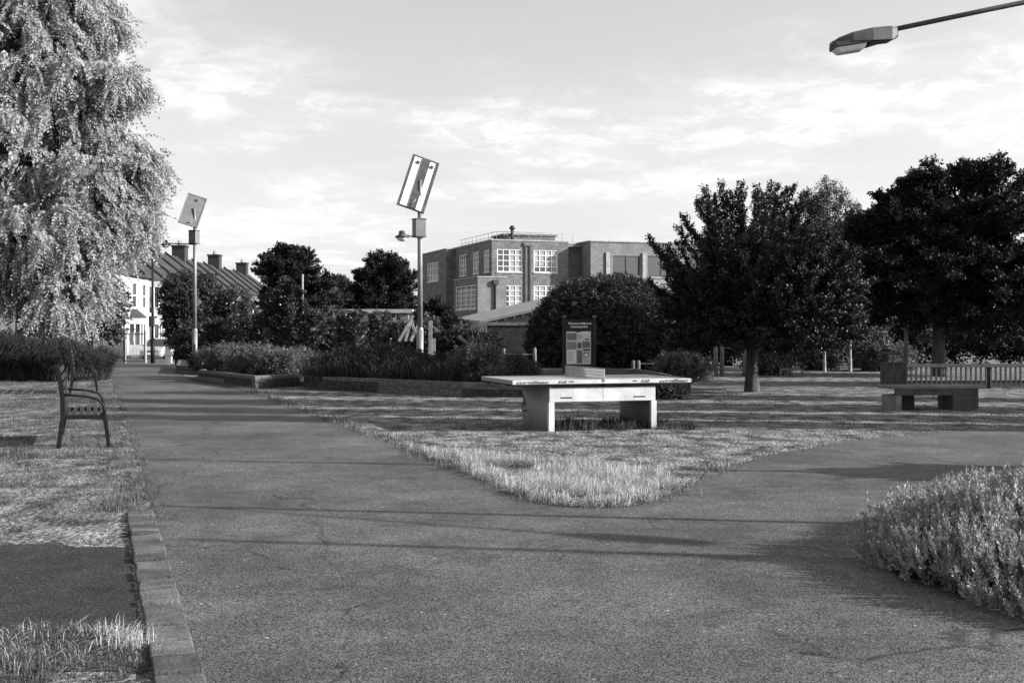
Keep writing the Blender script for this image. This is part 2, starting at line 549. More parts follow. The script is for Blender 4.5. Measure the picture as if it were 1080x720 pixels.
def sample_blobs(blobs, n, lo=0.72, hi=1.03, floor=0.0, idx=False):
    B = np.array(blobs, float)
    c, r = B[:, :3], B[:, 3:6]
    w = (r[:, 0] * r[:, 1] + r[:, 0] * r[:, 2] + r[:, 1] * r[:, 2]); w /= w.sum(); w = np.maximum(w, floor); w /= w.sum()
    out = []; outn = []; outk = []; got = 0
    while got < n:
        k = rng.choice(len(B), size=n, p=w)
        d = unit(rng.normal(size=(n, 3)))
        q = rng.uniform(lo, hi, size=(n, 1))
        p = c[k] + d * r[k] * q
        ok = np.ones(n, bool)
        for j in range(len(B)):
            e = (((p - c[j]) / r[j]) ** 2).sum(1)
            ok &= ~((e < 0.60) & (k != j))
        out.append(p[ok]); outn.append(unit(d[ok] / r[k][ok])); outk.append(k[ok]); got += ok.sum()
    if idx: return np.concatenate(out)[:n], np.concatenate(outn)[:n], np.concatenate(outk)[:n]
    return np.concatenate(out)[:n], np.concatenate(outn)[:n]
def crown(name, blobs, parent, mat, clumps=600, per=40, rc=0.12, leaf=0.06, flat=0.6, droop=0.2,
          core=0.0, wid=0.3, outw=0.9, lo=0.70, hi=1.0, twig=None, up=0.15, stray=0.10, floor=0.0):
    """foliage: leafy twigs growing out of the blobs"""
    twig = twig if twig is not None else leaf * 5
    blobs = [list(b[:3]) + [max(r - twig * .6, r * .45) for r in b[3:6]] for b in blobs]
    P, N, K = sample_blobs(blobs, clumps, lo, hi, floor, True)
    R0 = float(np.mean([b[3] for b in blobs[:3]]))
    BR = np.array([min(b[3], b[5]) for b in blobs])[K]
    P = P + rng.normal(size=P.shape) * (np.minimum(BR, R0) * stray * .5)[:, None]
    A = unit(N * outw + rng.normal(size=P.shape) * .45 + np.array([0, 0, up]))
    s_ = rng.uniform(0.5, 1.5, size=clumps) * np.minimum(1.0, BR * 1.6 / max(twig, 1e-6))
    P = np.repeat(P, per, axis=0); A = np.repeat(A, per, axis=0); s_ = np.repeat(s_, per)
    t = rng.random(len(P)) ** .8
    P = P + A * (t * twig * s_)[:, None] + rng.normal(size=P.shape) * (rc * (1.1 - .75 * t))[:, None] * np.array([1, 1, flat])
    D = unit(A * .7 + rng.normal(size=P.shape) * 0.65 + np.array([0, 0, -droop]))
    L = leaf * rng.uniform(0.55, 1.35, len(P))
    V = leaf_quads(P, D, L, L * wid)
    if core > 0:
        V = np.concatenate([V] + [core_quads(b, core) for b in blobs if b[3] > .25 * R0])
    me = quads_mesh(V, name)
    return link(name, me, mat, parent)
def bough_crown(name, parent, boughs, mat, n=1100, leaf=.07, r0=.30, wid=.3, cores=(), core=.8, limb='bark', flat=.45):
    """leaf sprays laid along curved boughs; boughs = list of (start, control, tip)"""
    Q = []
    mb = MB()
    for (S, Cc, T) in boughs:
        S, Cc, T = np.array(S), np.array(Cc), np.array(T)
        Lb = np.linalg.norm(T - S); m = int(n * (0.35 + 0.4 * Lb / 2.0))
        t = 0.25 + 0.75 * rng.random(m) ** .85
        tt = t[:, None]
        pos = (1 - tt) ** 2 * S + 2 * tt * (1 - tt) * Cc + tt ** 2 * T
        tan = unit(2 * (1 - tt) * (Cc - S) + 2 * tt * (T - Cc))
        # side twigs: short strings of leaves leaving the bough
        k = max(1, m // 16); sid = rng.integers(0, k, m)
        sd = unit(rng.normal(size=(k, 3)) * np.array([1, 1, flat]))[sid]
        st = (0.25 + 0.75 * (np.arange(k) + .5) / k)[sid]
        st_ = st[:, None]
        base = (1 - st_) ** 2 * S + 2 * st_ * (1 - st_) * Cc + st_ ** 2 * T
        tan = unit(2 * (1 - st_) * (Cc - S) + 2 * st_ * (T - Cc))
        tw = unit(tan * .9 + sd * .8 + np.array([0, 0, .18]))
        ln = (r0 * (1.15 - .75 * st) * 1.5) * rng.random(m)
        pos = base + tw * ln[:, None] + rng.normal(size=(m, 3)) * .022
        D = unit(tw * .8 + rng.normal(size=(m, 3)) * .55 + np.array([0, 0, -.1]))
        L = leaf * rng.uniform(.6, 1.3, m)
        Q.append(leaf_quads(pos, D, L, L * wid))
        pts = [tuple((1 - q) ** 2 * S + 2 * q * (1 - q) * Cc + q * q * T) for q in (0, .25, .5, .75, .95)]
        mb.tube(pts, [.035, .028, .02, .012, .005], seg=5)
    V = np.concatenate(Q + [core_quads(b, core) for b in cores])
    link(name, quads_mesh(V, name), mat, parent)
    mb.build('boughs', limb, parent)
def core_quads(b, k):
    nu, nv = 16, 10
    u = np.linspace(0, 2 * np.pi, nu + 1); v = np.linspace(0.02, np.pi - 0.02, nv + 1)
    U, Vv = np.meshgrid(u, v)
    jit = 1 + rng.normal(size=U.shape) * 0.07
    jit[:, -1] = jit[:, 0]
    X = b[0] + b[3] * k * np.cos(U) * np.sin(Vv) * jit
    Y = b[1] + b[4] * k * np.sin(U) * np.sin(Vv) * jit
    Z = b[2] + b[5] * k * np.cos(Vv) * jit
    A = np.stack([X, Y, Z], -1)
    q = np.stack([A[:-1, :-1], A[:-1, 1:], A[1:, 1:], A[1:, :-1]], axis=2)
    return q.reshape(-1, 4, 3)
def Bp(px, py, Y, rx, rz, ry=None, base=None):
    """blob given by where its centre stands and its half sizes seen at distance Y"""
    p = at(px, py, Y); k = Y / F
    rX = rx * k; rZ = rz * k
    b = [p.x, p.y, p.z, rX, ry if ry else rX, rZ]
    if base is not None:
        b[0] -= base[0]; b[1] -= base[1]; b[2] -= base[2]
    return b
def limb_path(a, b, n=5, wob=0.12):
    a = Vector(a); b = Vector(b); L = (b - a).length
    pts = []
    for i in range(n + 1):
        t = i / n
        p = a.lerp(b, t)
        if 0 < i < n: p += Vector((random.gauss(0, 1), random.gauss(0, 1), random.gauss(0, .5))) * wob * L * 0.25
        pts.append(p)
    return pts
def trunk(parent, h, r, blobs, mat='bark', lean=(0, 0), nlimb=8):
    mb = MB()
    top = Vector((lean[0], lean[1], h))
    pts = [Vector((0, 0, -0.15)), Vector((0, 0, 0.05)), Vector((lean[0] * .2, lean[1] * .2, h * .3)),
           Vector((lean[0] * .6, lean[1] * .6, h * .65)), top]
    mb.tube(pts, [r * 1.55, r * 1.3, r, r * .9, r * .8], seg=12)
    bl = sorted(blobs, key=lambda b: -b[3] * b[5])[:nlimb]
    for b in bl:
        e = Vector(b[:3])
        s0 = Vector((lean[0] * .8, lean[1] * .8, h * random.uniform(.75, .98)))
        if (e - s0).length < 0.2: continue
        pp = limb_path(s0, e, 5)
        mb.tube(pp, [r * .5 * (1 - i / 6) + .01 for i in range(6)], seg=7)
        for q in range(3):
            st = pp[random.randint(2, 4)]
            e2 = e + Vector((random.uniform(-1, 1) * b[3], random.uniform(-1, 1) * b[4], random.uniform(-.6, .9) * b[5])) * .8
            pq = limb_path(st, e2, 4)
            mb.tube(pq, [r * .2 * (1 - i / 5) + .006 for i in range(5)], seg=5)
    return mb.build('trunk', mat, parent)
def tree(name, label, group, base, blobs, mat, th, tr, cat='tree', bark='bark', nlimb=8, lean=(0, 0), **kw):
    root = empty(name, base, label, cat, group)
    trunk(root, th, tr, blobs, bark, nlimb=nlimb, lean=lean)
    crown('crown', blobs, root, mat, **kw)
    return root
def shrub(name, label, group, base, blobs, mat, cat='shrub', **kw):
    root = empty(name, base, label, cat, group)
    crown('foliage', blobs, root, mat, **kw)
    mb = MB()
    for b in blobs[:4]:
        for q in range(4):
            e = Vector(b[:3]) + Vector((random.uniform(-.6, .6) * b[3], random.uniform(-.6, .6) * b[4], random.uniform(-.2, .6) * b[5]))
            s0 = Vector((b[0] * .7 + random.uniform(-.1, .1), b[1] * .7 + random.uniform(-.1, .1), -0.05))
            mb.tube(limb_path(s0, e, 4), [.03, .025, .02, .015, .01], seg=5)
    mb.build('stem', 'bark', root)
    return root

# value noise for densities
_perm = rng.random((64, 64))
def vnoise(x, y):
    xi = np.floor(x).astype(int); yi = np.floor(y).astype(int)
    fx = x - xi; fy = y - yi
    fx = fx * fx * (3 - 2 * fx); fy = fy * fy * (3 - 2 * fy)
    g = lambda i, j: _perm[i % 64, j % 64]
    return (g(xi, yi) * (1 - fx) + g(xi + 1, yi) * fx) * (1 - fy) + (g(xi, yi + 1) * (1 - fx) + g(xi + 1, yi + 1) * fx) * fy
def inside(poly, X, Y):
    n = len(poly); r = np.zeros(len(X), bool)
    j = n - 1
    for i in range(n):
        xi, yi = poly[i]; xj, yj = poly[j]
        c = ((yi > Y) != (yj > Y)) & (X < (xj - xi) * (Y - yi) / (yj - yi + 1e-12) + xi)
        r ^= c; j = i
    return r
def blades(name, X, Y, h, w, mat, lean=0.5, label='', cat='grass', z0=0.0, parent=None, bend=True):
    n = len(X)
    a = rng.uniform(0, 2 * np.pi, n)
    ln = np.minimum(np.abs(rng.normal(size=n)) * lean, 2.6)
    Z = np.full(n, z0)
    P = np.stack([X, Y, Z], 1)
    dirn = np.stack([np.cos(a), np.sin(a), np.zeros(n)], 1)
    side = np.stack([-np.sin(a + .6), np.cos(a + .6), np.zeros(n)], 1)
    m = P + dirn * (h * ln * .38)[:, None] + np.array([0, 0, 1.0]) * (h * (.62 - .10 * np.minimum(ln, 3)))[:, None]
    t = P + dirn * (h * ln)[:, None] + np.array([0, 0, 1.0]) * (h * (1 - .30 * np.minimum(ln, 2.8)))[:, None]
    ww = w[:, None] if hasattr(w, '__len__') else w
    V = np.stack([P - side * ww * .5, P + side * ww * .5, m + side * ww * .4, m - side * ww * .4], 1)
    V2 = np.stack([m - side * ww * .4, m + side * ww * .4, t + side * ww * .05, t - side * ww * .05], 1)
    me = quads_mesh(np.concatenate([V, V2]), name)
    o = link(name, me, mat, parent)
    if not parent: tag(o, label, cat, kind='stuff')
    return o

# =================================================================== GROUND
def path_left(Y): return -2.555 - 0.33 * (Y - 9.14)
mb = MB()
ys = [-60, 0, 10, 20, 30, 40, 45, 50, 55, 60, 65, 70, 75, 80, 87, 100, 150, 300, 800, 3000]
xs = [-2500, -400, -100, -40, -20, 0, 20, 40, 100, 400, 2500]
vs_ = [(x, y, gz(y)) for y in ys for x in xs]
nx = len(xs)
fs = [(j * nx + i, j * nx + i + 1, (j + 1) * nx + i + 1, (j + 1) * nx + i) for j in range(len(ys) - 1) for i in range(nx - 1)]
mb.add(vs_, fs)
g = mb.build('ground', 'lawn'); tag(g, kind='structure')

right_edge = [G(186, 391), G(205, 402), G(232, 406), G(260, 412), G(296, 424), G(330, 437), G(365, 449), G(400, 462), G(425, 471),
              G(450, 481), G(475, 490), G(500, 502), G(530, 516), G(560, 527), G(590, 532.5), G(620, 534.5), G(650, 534), G(680, 531), G(704, 523),
              G(725, 513), G(745, 501), G(770, 491), G(830, 476), G(900, 464), G(1000, 454), (11.5, 18.6), (16, 20.5), (24, 23)]
def jitter_line(pts, step=0.16, amp=0.06):
    out = []
    for (x0, y0), (x1, y1) in zip(pts[:-1], pts[1:]):
        L = math.hypot(x1 - x0, y1 - y0); n = max(1, int(L / step))
        for i in range(n):
            t = i / n
            s = amp if y0 < 30 else 0.01
            out.append((x0 + (x1 - x0) * t + random.uniform(-s, s), y0 + (y1 - y0) * t + random.uniform(-s, s)))
    out.append(pts[-1])
    return out
RE = jitter_line(right_edge)
LE = jitter_line([(path_left(y), y) for y in (9.3, 45)], 0.3, 0.05)
LE = [(path_left(y), y) for y in (-4, 9.2)] + LE
main_poly = LE[:-1] + [(path_left(45), 45), (-10.9 - 0.33 * 3.1, 45)] + RE + [(24, 12), (9, 8.6), (7.5, -4)]
mb = MB()
mb.add([(x, y, 0.004) for x, y in main_poly], [tuple(range(len(main_poly)))])
ob = mb.build('path', 'asphalt'); tag(ob, kind='structure')
# triangulate properly (concave outline)
import bmesh
bm = bmesh.new(); bm.from_mesh(ob.data)
bmesh.ops.triangulate(bm, faces=bm.faces[:], ngon_method='EAR_CLIP'); bm.to_mesh(ob.data); bm.free()
# path continues down the slope to the gate
mb = MB()
yy = [45, 50, 55, 60, 65]
vs_ = []
for y in yy:
    vs_ += [(path_left(y), y, gz(y) + .004), (-11.92 - 0.28 * (y - 45), y, gz(y) + .004)]
mb.add(vs_, [(2 * i, 2 * i + 1, 2 * i + 3, 2 * i + 2) for i in range(len(yy) - 1)])
tag(mb.build('path', 'asphalt'), kind='structure')
# street beyond the gate
mb = MB()
yy = [65, 70, 75, 80, 87, 120, 200]
vs_ = []
for y in yy:
    vs_ += [(-26.6, y, gz(y) + .006), (-15.5, y, gz(y) + .006)]
mb.add(vs_, [(2 * i, 2 * i + 1, 2 * i + 3, 2 * i + 2) for i in range(len(yy) - 1)])
tag(mb.build('road', 'asphalt'), kind='structure')
mb = MB()
for a, b in zip(yy[:-1], yy[1:]):
    mb.hexa([(-28.2, a, gz(a) - .1), (-26.6, a, gz(a) - .1), (-26.6, b, gz(b) - .1), (-28.2, b, gz(b) - .1)],
            [(-28.2, a, gz(a) + .12), (-26.6, a, gz(a) + .12), (-26.6, b, gz(b) + .12), (-28.2, b, gz(b) + .12)])
tag(mb.build('pavement', 'paver'), kind='structure')
# side path on the left
side_poly = [(-12, 5.0), (path_left(5.0) - .24, 5.0), (path_left(7.85) - .24, 7.85)] + [(-2.6 - i * .12, 7.84 + .10 * math.sin(i * .35) + random.uniform(-.04, .04)) for i in range(40)] + [(-12, 7.8)]
mb = MB(); mb.add([(x, y, .004) for x, y in side_poly], [tuple(range(len(side_poly)))])
tag(mb.build('side_path', 'asphalt_dark'), kind='structure')
# block edging
mb = MB(); y = 1.0
dirv = Vector((-0.3134, 0.9496, 0)); nrm = Vector((0.9496, 0.3134, 0))
MR = Matrix((nrm, dirv, Vector((0, 0, 1)))).transposed()
while y < 9.3:
    L = random.choice([0.11, 0.14, 0.2, 0.2, 0.23, 0.28])
    c = Vector((path_left(y + L / 2 * .95), y + L / 2 * .95, 0)) - nrm * 0.105
    zt = 0.030 + random.uniform(-.007, .007)
    M2 = Euler((random.gauss(0, .012), random.gauss(0, .02), random.gauss(0, .012))).to_matrix() @ MR
    mb.box((c.x + random.uniform(-.006, .006), c.y, zt - .04), (0.205 + random.uniform(-.008, .008), L - .034, .08), M2)
    y += L * .9496
tag(mb.build('path_edging', 'paver_block', bevel=0.008), kind='structure')
mb = MB(); mb.add([(path_left(1) - .215, 1, .008), (path_left(1), 1, .008), (path_left(9.3), 9.3, .008), (path_left(9.3) - .215, 9.3, .008)], [(0, 1, 2, 3)])
tag(mb.build('edging_joints', 'joint_sand'), kind='structure')

# path far behind the tree on the right
fp = [G(640, 408), G(760, 404), G(860, 403), G(940, 402), (16, 34), (30, 36), (30, 34.2), (16, 32.2), G(940, 406), G(860, 408), G(760, 410), G(690, 413)]
mb = MB(); mb.add([(x, y, .004) for x, y in fp], [tuple(range(len(fp)))])
ob = mb.build('lawn_path', 'pale_timber'); tag(ob, kind='structure'); ob.data.materials.clear(); ob.data.materials.append(MATS['paver'])
bm = bmesh.new(); bm.from_mesh(ob.data); bmesh.ops.triangulate(bm, faces=bm.faces[:], ngon_method='EAR_CLIP'); bm.to_mesh(ob.data); bm.free()

# =================================================================== GRASS
def scatter(n, x0, x1, y0, y1):
    return rng.uniform(x0, x1, n), rng.uniform(y0, y1, n)
# tuft on the tip of the lawn
tip = [G(425, 472), G(450, 481.5), G(475, 491), G(500, 503), G(530, 517), G(560, 528), G(590, 533.5), G(620, 535.5), G(650, 535), G(680, 532), G(704, 524), G(727, 513),
       G(700, 503), G(665, 495), G(620, 490), G(570, 488), G(520, 484), G(480, 479)]
X, Y = scatter(110000, -1.8, 3.2, 9.4, 15.0)
k = inside(tip, X, Y); X, Y = X[k], Y[k]
d = vnoise(X * 5, Y * 5); k = d > 0.34; X, Y, d = X[k], Y[k], d[k]
h = (0.04 + 0.13 * vnoise(X * 2.6 + 9, Y * 2.6)) * rng.uniform(.4, 1.4, len(X))
o = blades('grass', X, Y, h, 0.006, 'straw', lean=1.5, label='tall dry pale grass growing on the rounded tip of the lawn between the two paths')
# fringe along the path edge
ex = []; 
for (x0, y0), (x1, y1) in zip(RE[:-1], RE[1:]):
    if y0 < 9.4 or y0 > 34: continue
    m_ = int(110 * math.hypot(x1 - x0, y1 - y0) / .22 * .35)
    t = rng.random(m_)
    dens = vnoise(np.array([x0 * 1.2]), np.array([y0 * 1.2]))[0]
    kk = t[: int(m_ * (0.25 + dens) * (1.0 if x0 < 2.0 else .25))]
    ex.append(np.stack([x0 + (x1 - x0) * kk + rng.normal(size=len(kk)) * .10 + .02, y0 + (y1 - y0) * kk + rng.normal(size=len(kk)) * .06], 1))
E = np.concatenate(ex)
blades('grass', E[:, 0], E[:, 1], rng.uniform(.04, .13, len(E)), .008, 'grass', lean=.9, label='ragged grass fringe along the edge of the lawn beside the main path')
# short lawn
lawn_poly = [(x, y) for x, y in right_edge[:26]] + [(20, 22), (20, 34), (-6, 34), (-9, 36)]
X, Y = scatter(150000, -9, 18, 10, 36)
k = inside(lawn_poly, X, Y); X, Y = X[k], Y[k]
d = vnoise(X * 1.1 + 3, Y * .8) * .5 + vnoise(X * 4, Y * 3) * .5
k = d > rng.uniform(.36, .62, len(X)); X, Y = X[k], Y[k]
h = .008 + .034 * vnoise(X * 1.7, Y * 1.5) ** 1.6 * rng.uniform(.3, 1.8, len(X))
blades('grass', X, Y, h, .008, 'grass', lean=1.8, label='short dry trampled grass of the open lawn around the tennis table')
# weeds sprinkled in lawn
X, Y = scatter(90, -4, 12, 12, 27); k = inside(lawn_poly, X, Y); X, Y = X[k], Y[k]
WX = np.repeat(X, 26) + rng.normal(size=len(X) * 26) * .09; WY = np.repeat(Y, 26) + rng.normal(size=len(X) * 26) * .09
blades('weeds', WX, WY, rng.uniform(.03, .12, len(WX)), .007, 'grass', lean=1.3, label='small upright pale weeds scattered over the lawn', cat='weeds')
# left verge
verge = [(path_left(8.0) - .1, 7.82), (path_left(13) + .12, 13), (path_left(33) + .1, 33), (-20, 33), (-20, 7.9)]
X, Y = scatter(330000, -16, -1.9, 7.6, 33)
k = inside(verge, X, Y); X, Y = X[k], Y[k]
d = vnoise(X * 1.3 + 13, Y * .9) * .5 + vnoise(X * 4.1, Y * 3) * .5
k = (d > rng.uniform(.28, .56, len(X))) ; X, Y = X[k], Y[k]
h = (.012 + .085 * vnoise(X * 2.3 + 5, Y * 2.3) ** 1.5) * rng.uniform(.4, 1.4, len(X))
blades('grass', X, Y, h, .007, 'grass', lean=1.6, label='rough uneven grass of the verge under and around the two park benches')
# tufts spilling over the edging
X, Y = scatter(9000, -4.6, -1.9, 8.0, 14)
k = np.abs(X - (-2.555 - .33 * (Y - 9.14)) + .1) < .16 + .12 * vnoise(X * 2, Y * 2); X, Y = X[k], Y[k]
k = (vnoise(X * 2.5, Y * 2.5) > .35) & (Y > 8.9); X, Y = X[k], Y[k]
blades('grass', X, Y, rng.uniform(.03, .10, len(X)), .006, 'grass', lean=1.5, label='straw coloured tufts spilling over the block edging beside the verge')
# near clumps at lower left
near = [(-6, 3.0), (path_left(3.0) - .28, 3.0), (path_left(5.4) - .26, 5.4), (-2.0, 5.75), (-6, 5.55)]
X, Y = scatter(75000, -4.5, -.5, 3.2, 6.0)
k = inside(near, X, Y); X, Y = X[k], Y[k]
k = vnoise(X * 2.4, Y * 2.4) > .32; X, Y = X[k], Y[k]
h = (.010 + .055 * vnoise(X * 3, Y * 3)) * rng.uniform(.4, 1.4, len(X))
blades('grass', X, Y, h, .005, 'grass', lean=2.0, label='long grass clump at the lower left corner beside the block edging')
X, Y = [], []
for cx_, cy_, n_, s_ in ((-1.83, 5.62, 130, .07), (-1.70, 5.55, 200, .06), (-2.25, 5.5, 90, .12), (-1.62, 5.4, 160, .05), (-2.0, 5.2, 160, .2)):
    X += list(cx_ + rng.normal(size=n_) * s_); Y += list(cy_ + rng.normal(size=n_) * s_)
X, Y = np.array(X), np.array(Y)
blades('weeds', X, Y, rng.uniform(.03, .10, len(X)), .004, 'straw', lean=2.0, label='bright spiky weeds at the near end of the small side path', cat='weeds')
# weeds under the table
X, Y = scatter(4000, .9, 3.4, 16.9, 18.6)
k = vnoise(X * 4, Y * 4) > .62; X, Y = X[k], Y[k]
blades('weeds', X, Y, rng.uniform(.04, .2, len(X)), .01, 'grass_dark', lean=.7, label='dark weeds growing underneath the tennis table', cat='weeds')
# fallen leaves
X, Y = scatter(110, -3.5, 5, 5.5, 22)
P = np.stack([X, Y, np.full(len(X), .012)], 1)
D = unit(rng.normal(size=P.shape) * np.array([1, 1, .15]))
tag(link('fallen_leaves', quads_mesh(leaf_quads(P, D, rng.uniform(.012, .032, len(X)), rng.uniform(.005, .010, len(X))), 'fallen_leaves'), 'grass'),
    'tiny dry leaves and bits scattered on the asphalt', 'fallen leaves', kind='stuff')

# =================================================================== RAISED BEDS
def raised_bed(label, pts, h=0.34, th=0.11, courses=2, close=True):
    root = empty('raised_bed', (pts[0][0], pts[0][1], 0), label, 'raised bed', 'timber raised beds')
    o = Vector((pts[0][0], pts[0][1]))
    P = [Vector(p) - o for p in pts]
    n = len(P)
    for c in range(courses):
        z0 = c * h / courses; z1 = (c + 1) * h / courses - .006
        for i in range(n if close else n - 1):
            a, b = P[i], P[(i + 1) % n]
            L = (b - a).length; d = (b - a).normalized(); m = max(1, round(L / 2.4))
            for j in range(m):
                s0 = a + d * (L * j / m + (.0 if j else 0)); s1 = a + d * (L * (j + 1) / m - .012)
                off = random.uniform(-.01, .01)
                nn = Vector((-d.y, d.x)) * (th / 2 + off)
                mb = MB()
                mb.bar((s0.x + nn.x, s0.y + nn.y, (z0 + z1) / 2), (s1.x + nn.x, s1.y + nn.y, (z0 + z1) / 2), th, z1 - z0)
                mb.build('sleeper', 'sleeper_wood', root, bevel=.012)
    mb = MB()
    mb.prism([(p.x, p.y) for p in P], .02, h - .09)
    mb.build('soil', 'soil', root)
    return root
bedA = [G(209, 402), G(269, 410), G(319, 407), (-3.6, 40), (-8.4, 42.0)]
raised_bed('raised timber bed with pale lit end, between the left solar lamp and the path', bedA)
bedA2 = [(-10.2, 39.2), (-8.55, 37.6), (-8.2, 41.5), (-10.8, 46), (-11.9, 46)]
raised_bed('small low timber bed at the foot of the left solar lamp, farthest along the path', bedA2, h=.3)
bedB = [(-4.30, 29.0), G(488, 418.5), (4.55, 25.0), (5.3, 27.6), (5.0, 34.5), (-3.3, 35)]
raised_bed('longest dark timber raised bed, running behind the tennis table', bedB)

# =================================================================== TABLE TENNIS TABLE
TH = R(16)
T = empty('tennis_table', (0.588, 16.6, 0), 'pale outdoor table tennis table with metal net, standing on the dry lawn', 'tennis table', rz=TH)
TL, TW, TZ = 2.87, 1.60, 0.765
mb = MB()
for a in (0, 1):
    x0 = .0 + a * (TL / 2 + .004); x1 = x0 + TL / 2 - .008
    mb.span((x0, .002, TZ - .025), (x1, TW, TZ))
mb.build('tabletop', 'table_top', T, bevel=.004)
mb = MB()
mb.span((0, -.004, TZ - .062), (TL / 2 - .003, .03, TZ - .002)); mb.span((TL / 2 + .003, -.004, TZ - .062), (TL, .03, TZ - .002))
mb.build('edge_band', 'table_resin', T, bevel=.004)
mb = MB(); mb.span((-.004, .03, TZ - .062), (.03, TW, TZ - .026)); mb.span((TL - .03, .03, TZ - .062), (TL + .004, TW, TZ - .026)); mb.span((.03, TW - .03, TZ - .062), (TL - .03, TW, TZ - .026))
mb.build('apron', 'table_resin_shade', T, bevel=.003)
mb = MB()
for (x0, x1) in ((0.05, TL / 2 - .05), (TL / 2 + .05, TL - .05)):
    for yq in (.12, .5, 1.05, TW - .12): mb.span((x0, yq - .02, TZ - .10), (x1, yq + .02, TZ - .028))
mb.build('support_frame', 'galv_dark', T)
text_mesh('lettering', 'cornilleau', .062, 'ink', T, (.05, -.006, TZ - .052), align='LEFT', shear=.25, bold=.0012, width=.50)
text_mesh('lettering', '510', .052, 'ink', T, (.70, -.006, TZ - .05), shear=.35, bold=.0016, width=.14)
text_mesh('lettering', 'PRO', .026, 'ink', T, (.88, -.006, TZ - .036), bold=.001, width=.075)
text_mesh('lettering', 'PRO', .026, 'ink', T, (1.90, -.006, TZ - .036), bold=.001, width=.075)
text_mesh('lettering', '510', .052, 'ink', T, (2.03, -.006, TZ - .05), shear=.35, bold=.0016, width=.14)
text_mesh('lettering', 'cornilleau', .062, 'ink', T, (2.33, -.006, TZ - .052), align='LEFT', shear=.25, bold=.0012, width=.48)
mb = MB(); mb.box((TL + .012, .05, TZ - .035), (.03, .10, .06)); mb.build('corner_guard', 'rubber', T, bevel=.01)
mb = MB(); mb.box((-.01, .05, TZ - .045), (.02, .09, .03)); mb.build('corner_guard', 'table_resin_shade', T, bevel=.008)
# base: crossbeam between two deep curved end panels
LX0, LX1, VY0, VY1 = .60, 2.31, .075, 1.30
mb = MB()
mb.wall('x', VY0, LX0, 1.447, .435, .645, .05, [(LX0 + .17, LX0 + .36, .482, .502)])
mb.wall('x', VY0, 1.453, LX1, .435, .645, .05, [(LX1 - .36, LX1 - .17, .482, .502)])
mb.build('crossbeam', 'table_resin', T, bevel=.003)
for xs_ in (LX0 + .16, LX1 - .37):
    mb = MB(); mb.span((xs_, VY0 + .03, .478), (xs_ + .21, VY0 + .045, .506)); mb.build('beam_slot', 'ink', T)
mb = MB(); mb.wall('x', VY1, LX0 + .05, LX1 - .05, .435, .645, .05); mb.build('crossbeam', 'table_resin_shade', T, bevel=.003)
def end_panel(xo, s):
    # panel bowed outwards along its depth; xo outer line, s = +1 when the table's inside lies towards +x
    n = 14; mb = MB()
    out = []; inn = []
    for i in range(n + 1):
        t = i / n; y = VY0 + .02 + (VY1 - VY0) * t
        bow = .10 * math.sin(math.pi * t) ** .8 if t > .0 else 0
        bow = bow if t > .35 else bow * t / .35
        out.append((xo - s * bow, y)); inn.append((xo - s * bow + s * .05, y))
    poly = out + inn[::-1]
    mb.prism(poly, -.02, .66)
    mb.sm = [False, False] + [True] * (len(mb.f) - 2)
    return mb.build('end_panel', 'table_resin_shade', T)
end_panel(LX0 + .0, 1); end_panel(LX1, -1)
for x0, x1 in ((LX0 - .015, LX0 + .075), (LX1 - .075, LX1 + .015)):
    mb = MB(); mb.span((x0, VY0 - .012, -.02), (x1, VY0 + .045, .432)); mb.build('leg', 'table_resin', T, bevel=.004)
mb = MB(); mb.bar((LX0 - .005, VY0 + .4, 0), (LX0 - .005, VY0 + .4, .66), .006, .012); mb.bar((LX0 - .012, VY0 + .17, 0), (LX0 - .012, VY0 + .17, .66), .006, .01)
mb.build('panel_seam', 'ink', T)
# scribbled tag
mb = MB(); pts = []
for i in range(26):
    t = i / 25
    pts.append((LX0 - .108 + .02 * abs(t - .5), 1.02 - .16 * math.sin(t * 7.5) * .55 - .12 * t, .44 - .22 * t + .04 * math.cos(t * 13)))
mb.tube(pts, .008, seg=5); mb.build('scribble', 'ink', T)
# net
mb = MB()
nx0 = TL / 2
z0n, z1n = TZ + .012, TZ + .150
mb.span((nx0 - .006, -.02, z1n), (nx0 + .006, TW + .02, z1n + .014)); mb.span((nx0 - .006, -.02, z0n - .004), (nx0 + .006, TW + .02, z0n + .006))
for y in (-.02, TW + .006): mb.span((nx0 - .008, y, TZ - .03), (nx0 + .008, y + .014, z1n + .014))
for zr in (z0n + .045, z0n + .090): mb.span((nx0 - .004, -.006, zr), (nx0 + .004, TW + .006, zr + .008))
mb.build('net', 'net_steel', T)
mb = MB(); nslot = 62
for i in range(nslot):
    y = (TW) * i / (nslot - 1)
    mb.span((nx0 - .003, y - .006, z0n), (nx0 + .003, y + .006, z1n))
mb.build('net_mesh', 'net_steel', T)

# =================================================================== NOTICE BOARD
NB = empty('notice_board', (3.15, 33.2, 0), 'black framed park notice board with pale posters, behind the table net', 'notice board', rz=R(-1))
def lp(px, py): # local coordinates at the board's distance
    p = at(px, py, 33.2); return p.x - 3.15, p.z
xl, _ = lp(595, 340); xr, _ = lp(627, 340)
for x in (xl, xr):
    mb = MB(); mb.span((x - .045, -.045, -.05), (x + .045, .045, 1.86)); po = mb.build('post', 'board_black', NB, bevel=.006)
    mb = MB(); mb.box((x, 0, 1.895), (.12, .12, .035)); mb.box((x, 0, 1.87), (.07, .07, .02)); mb.build('post_cap', 'galv', po, bevel=.01)
mb = MB(); mb.span((xl + .047, -.03, .34), (xr - .047, .03, 1.80)); bd = mb.build('panel', 'board_black', NB, bevel=.004)
px0, pz1 = lp(597.3, 349.5); px1, pz0 = lp(623, 384)
mb = MB(); mb.span((px0, -.036, pz0), (px1, -.032, pz1)); mb.build('backing_sheet', 'poster_paper', bd)
W_, H_ = px1 - px0, pz1 - pz0
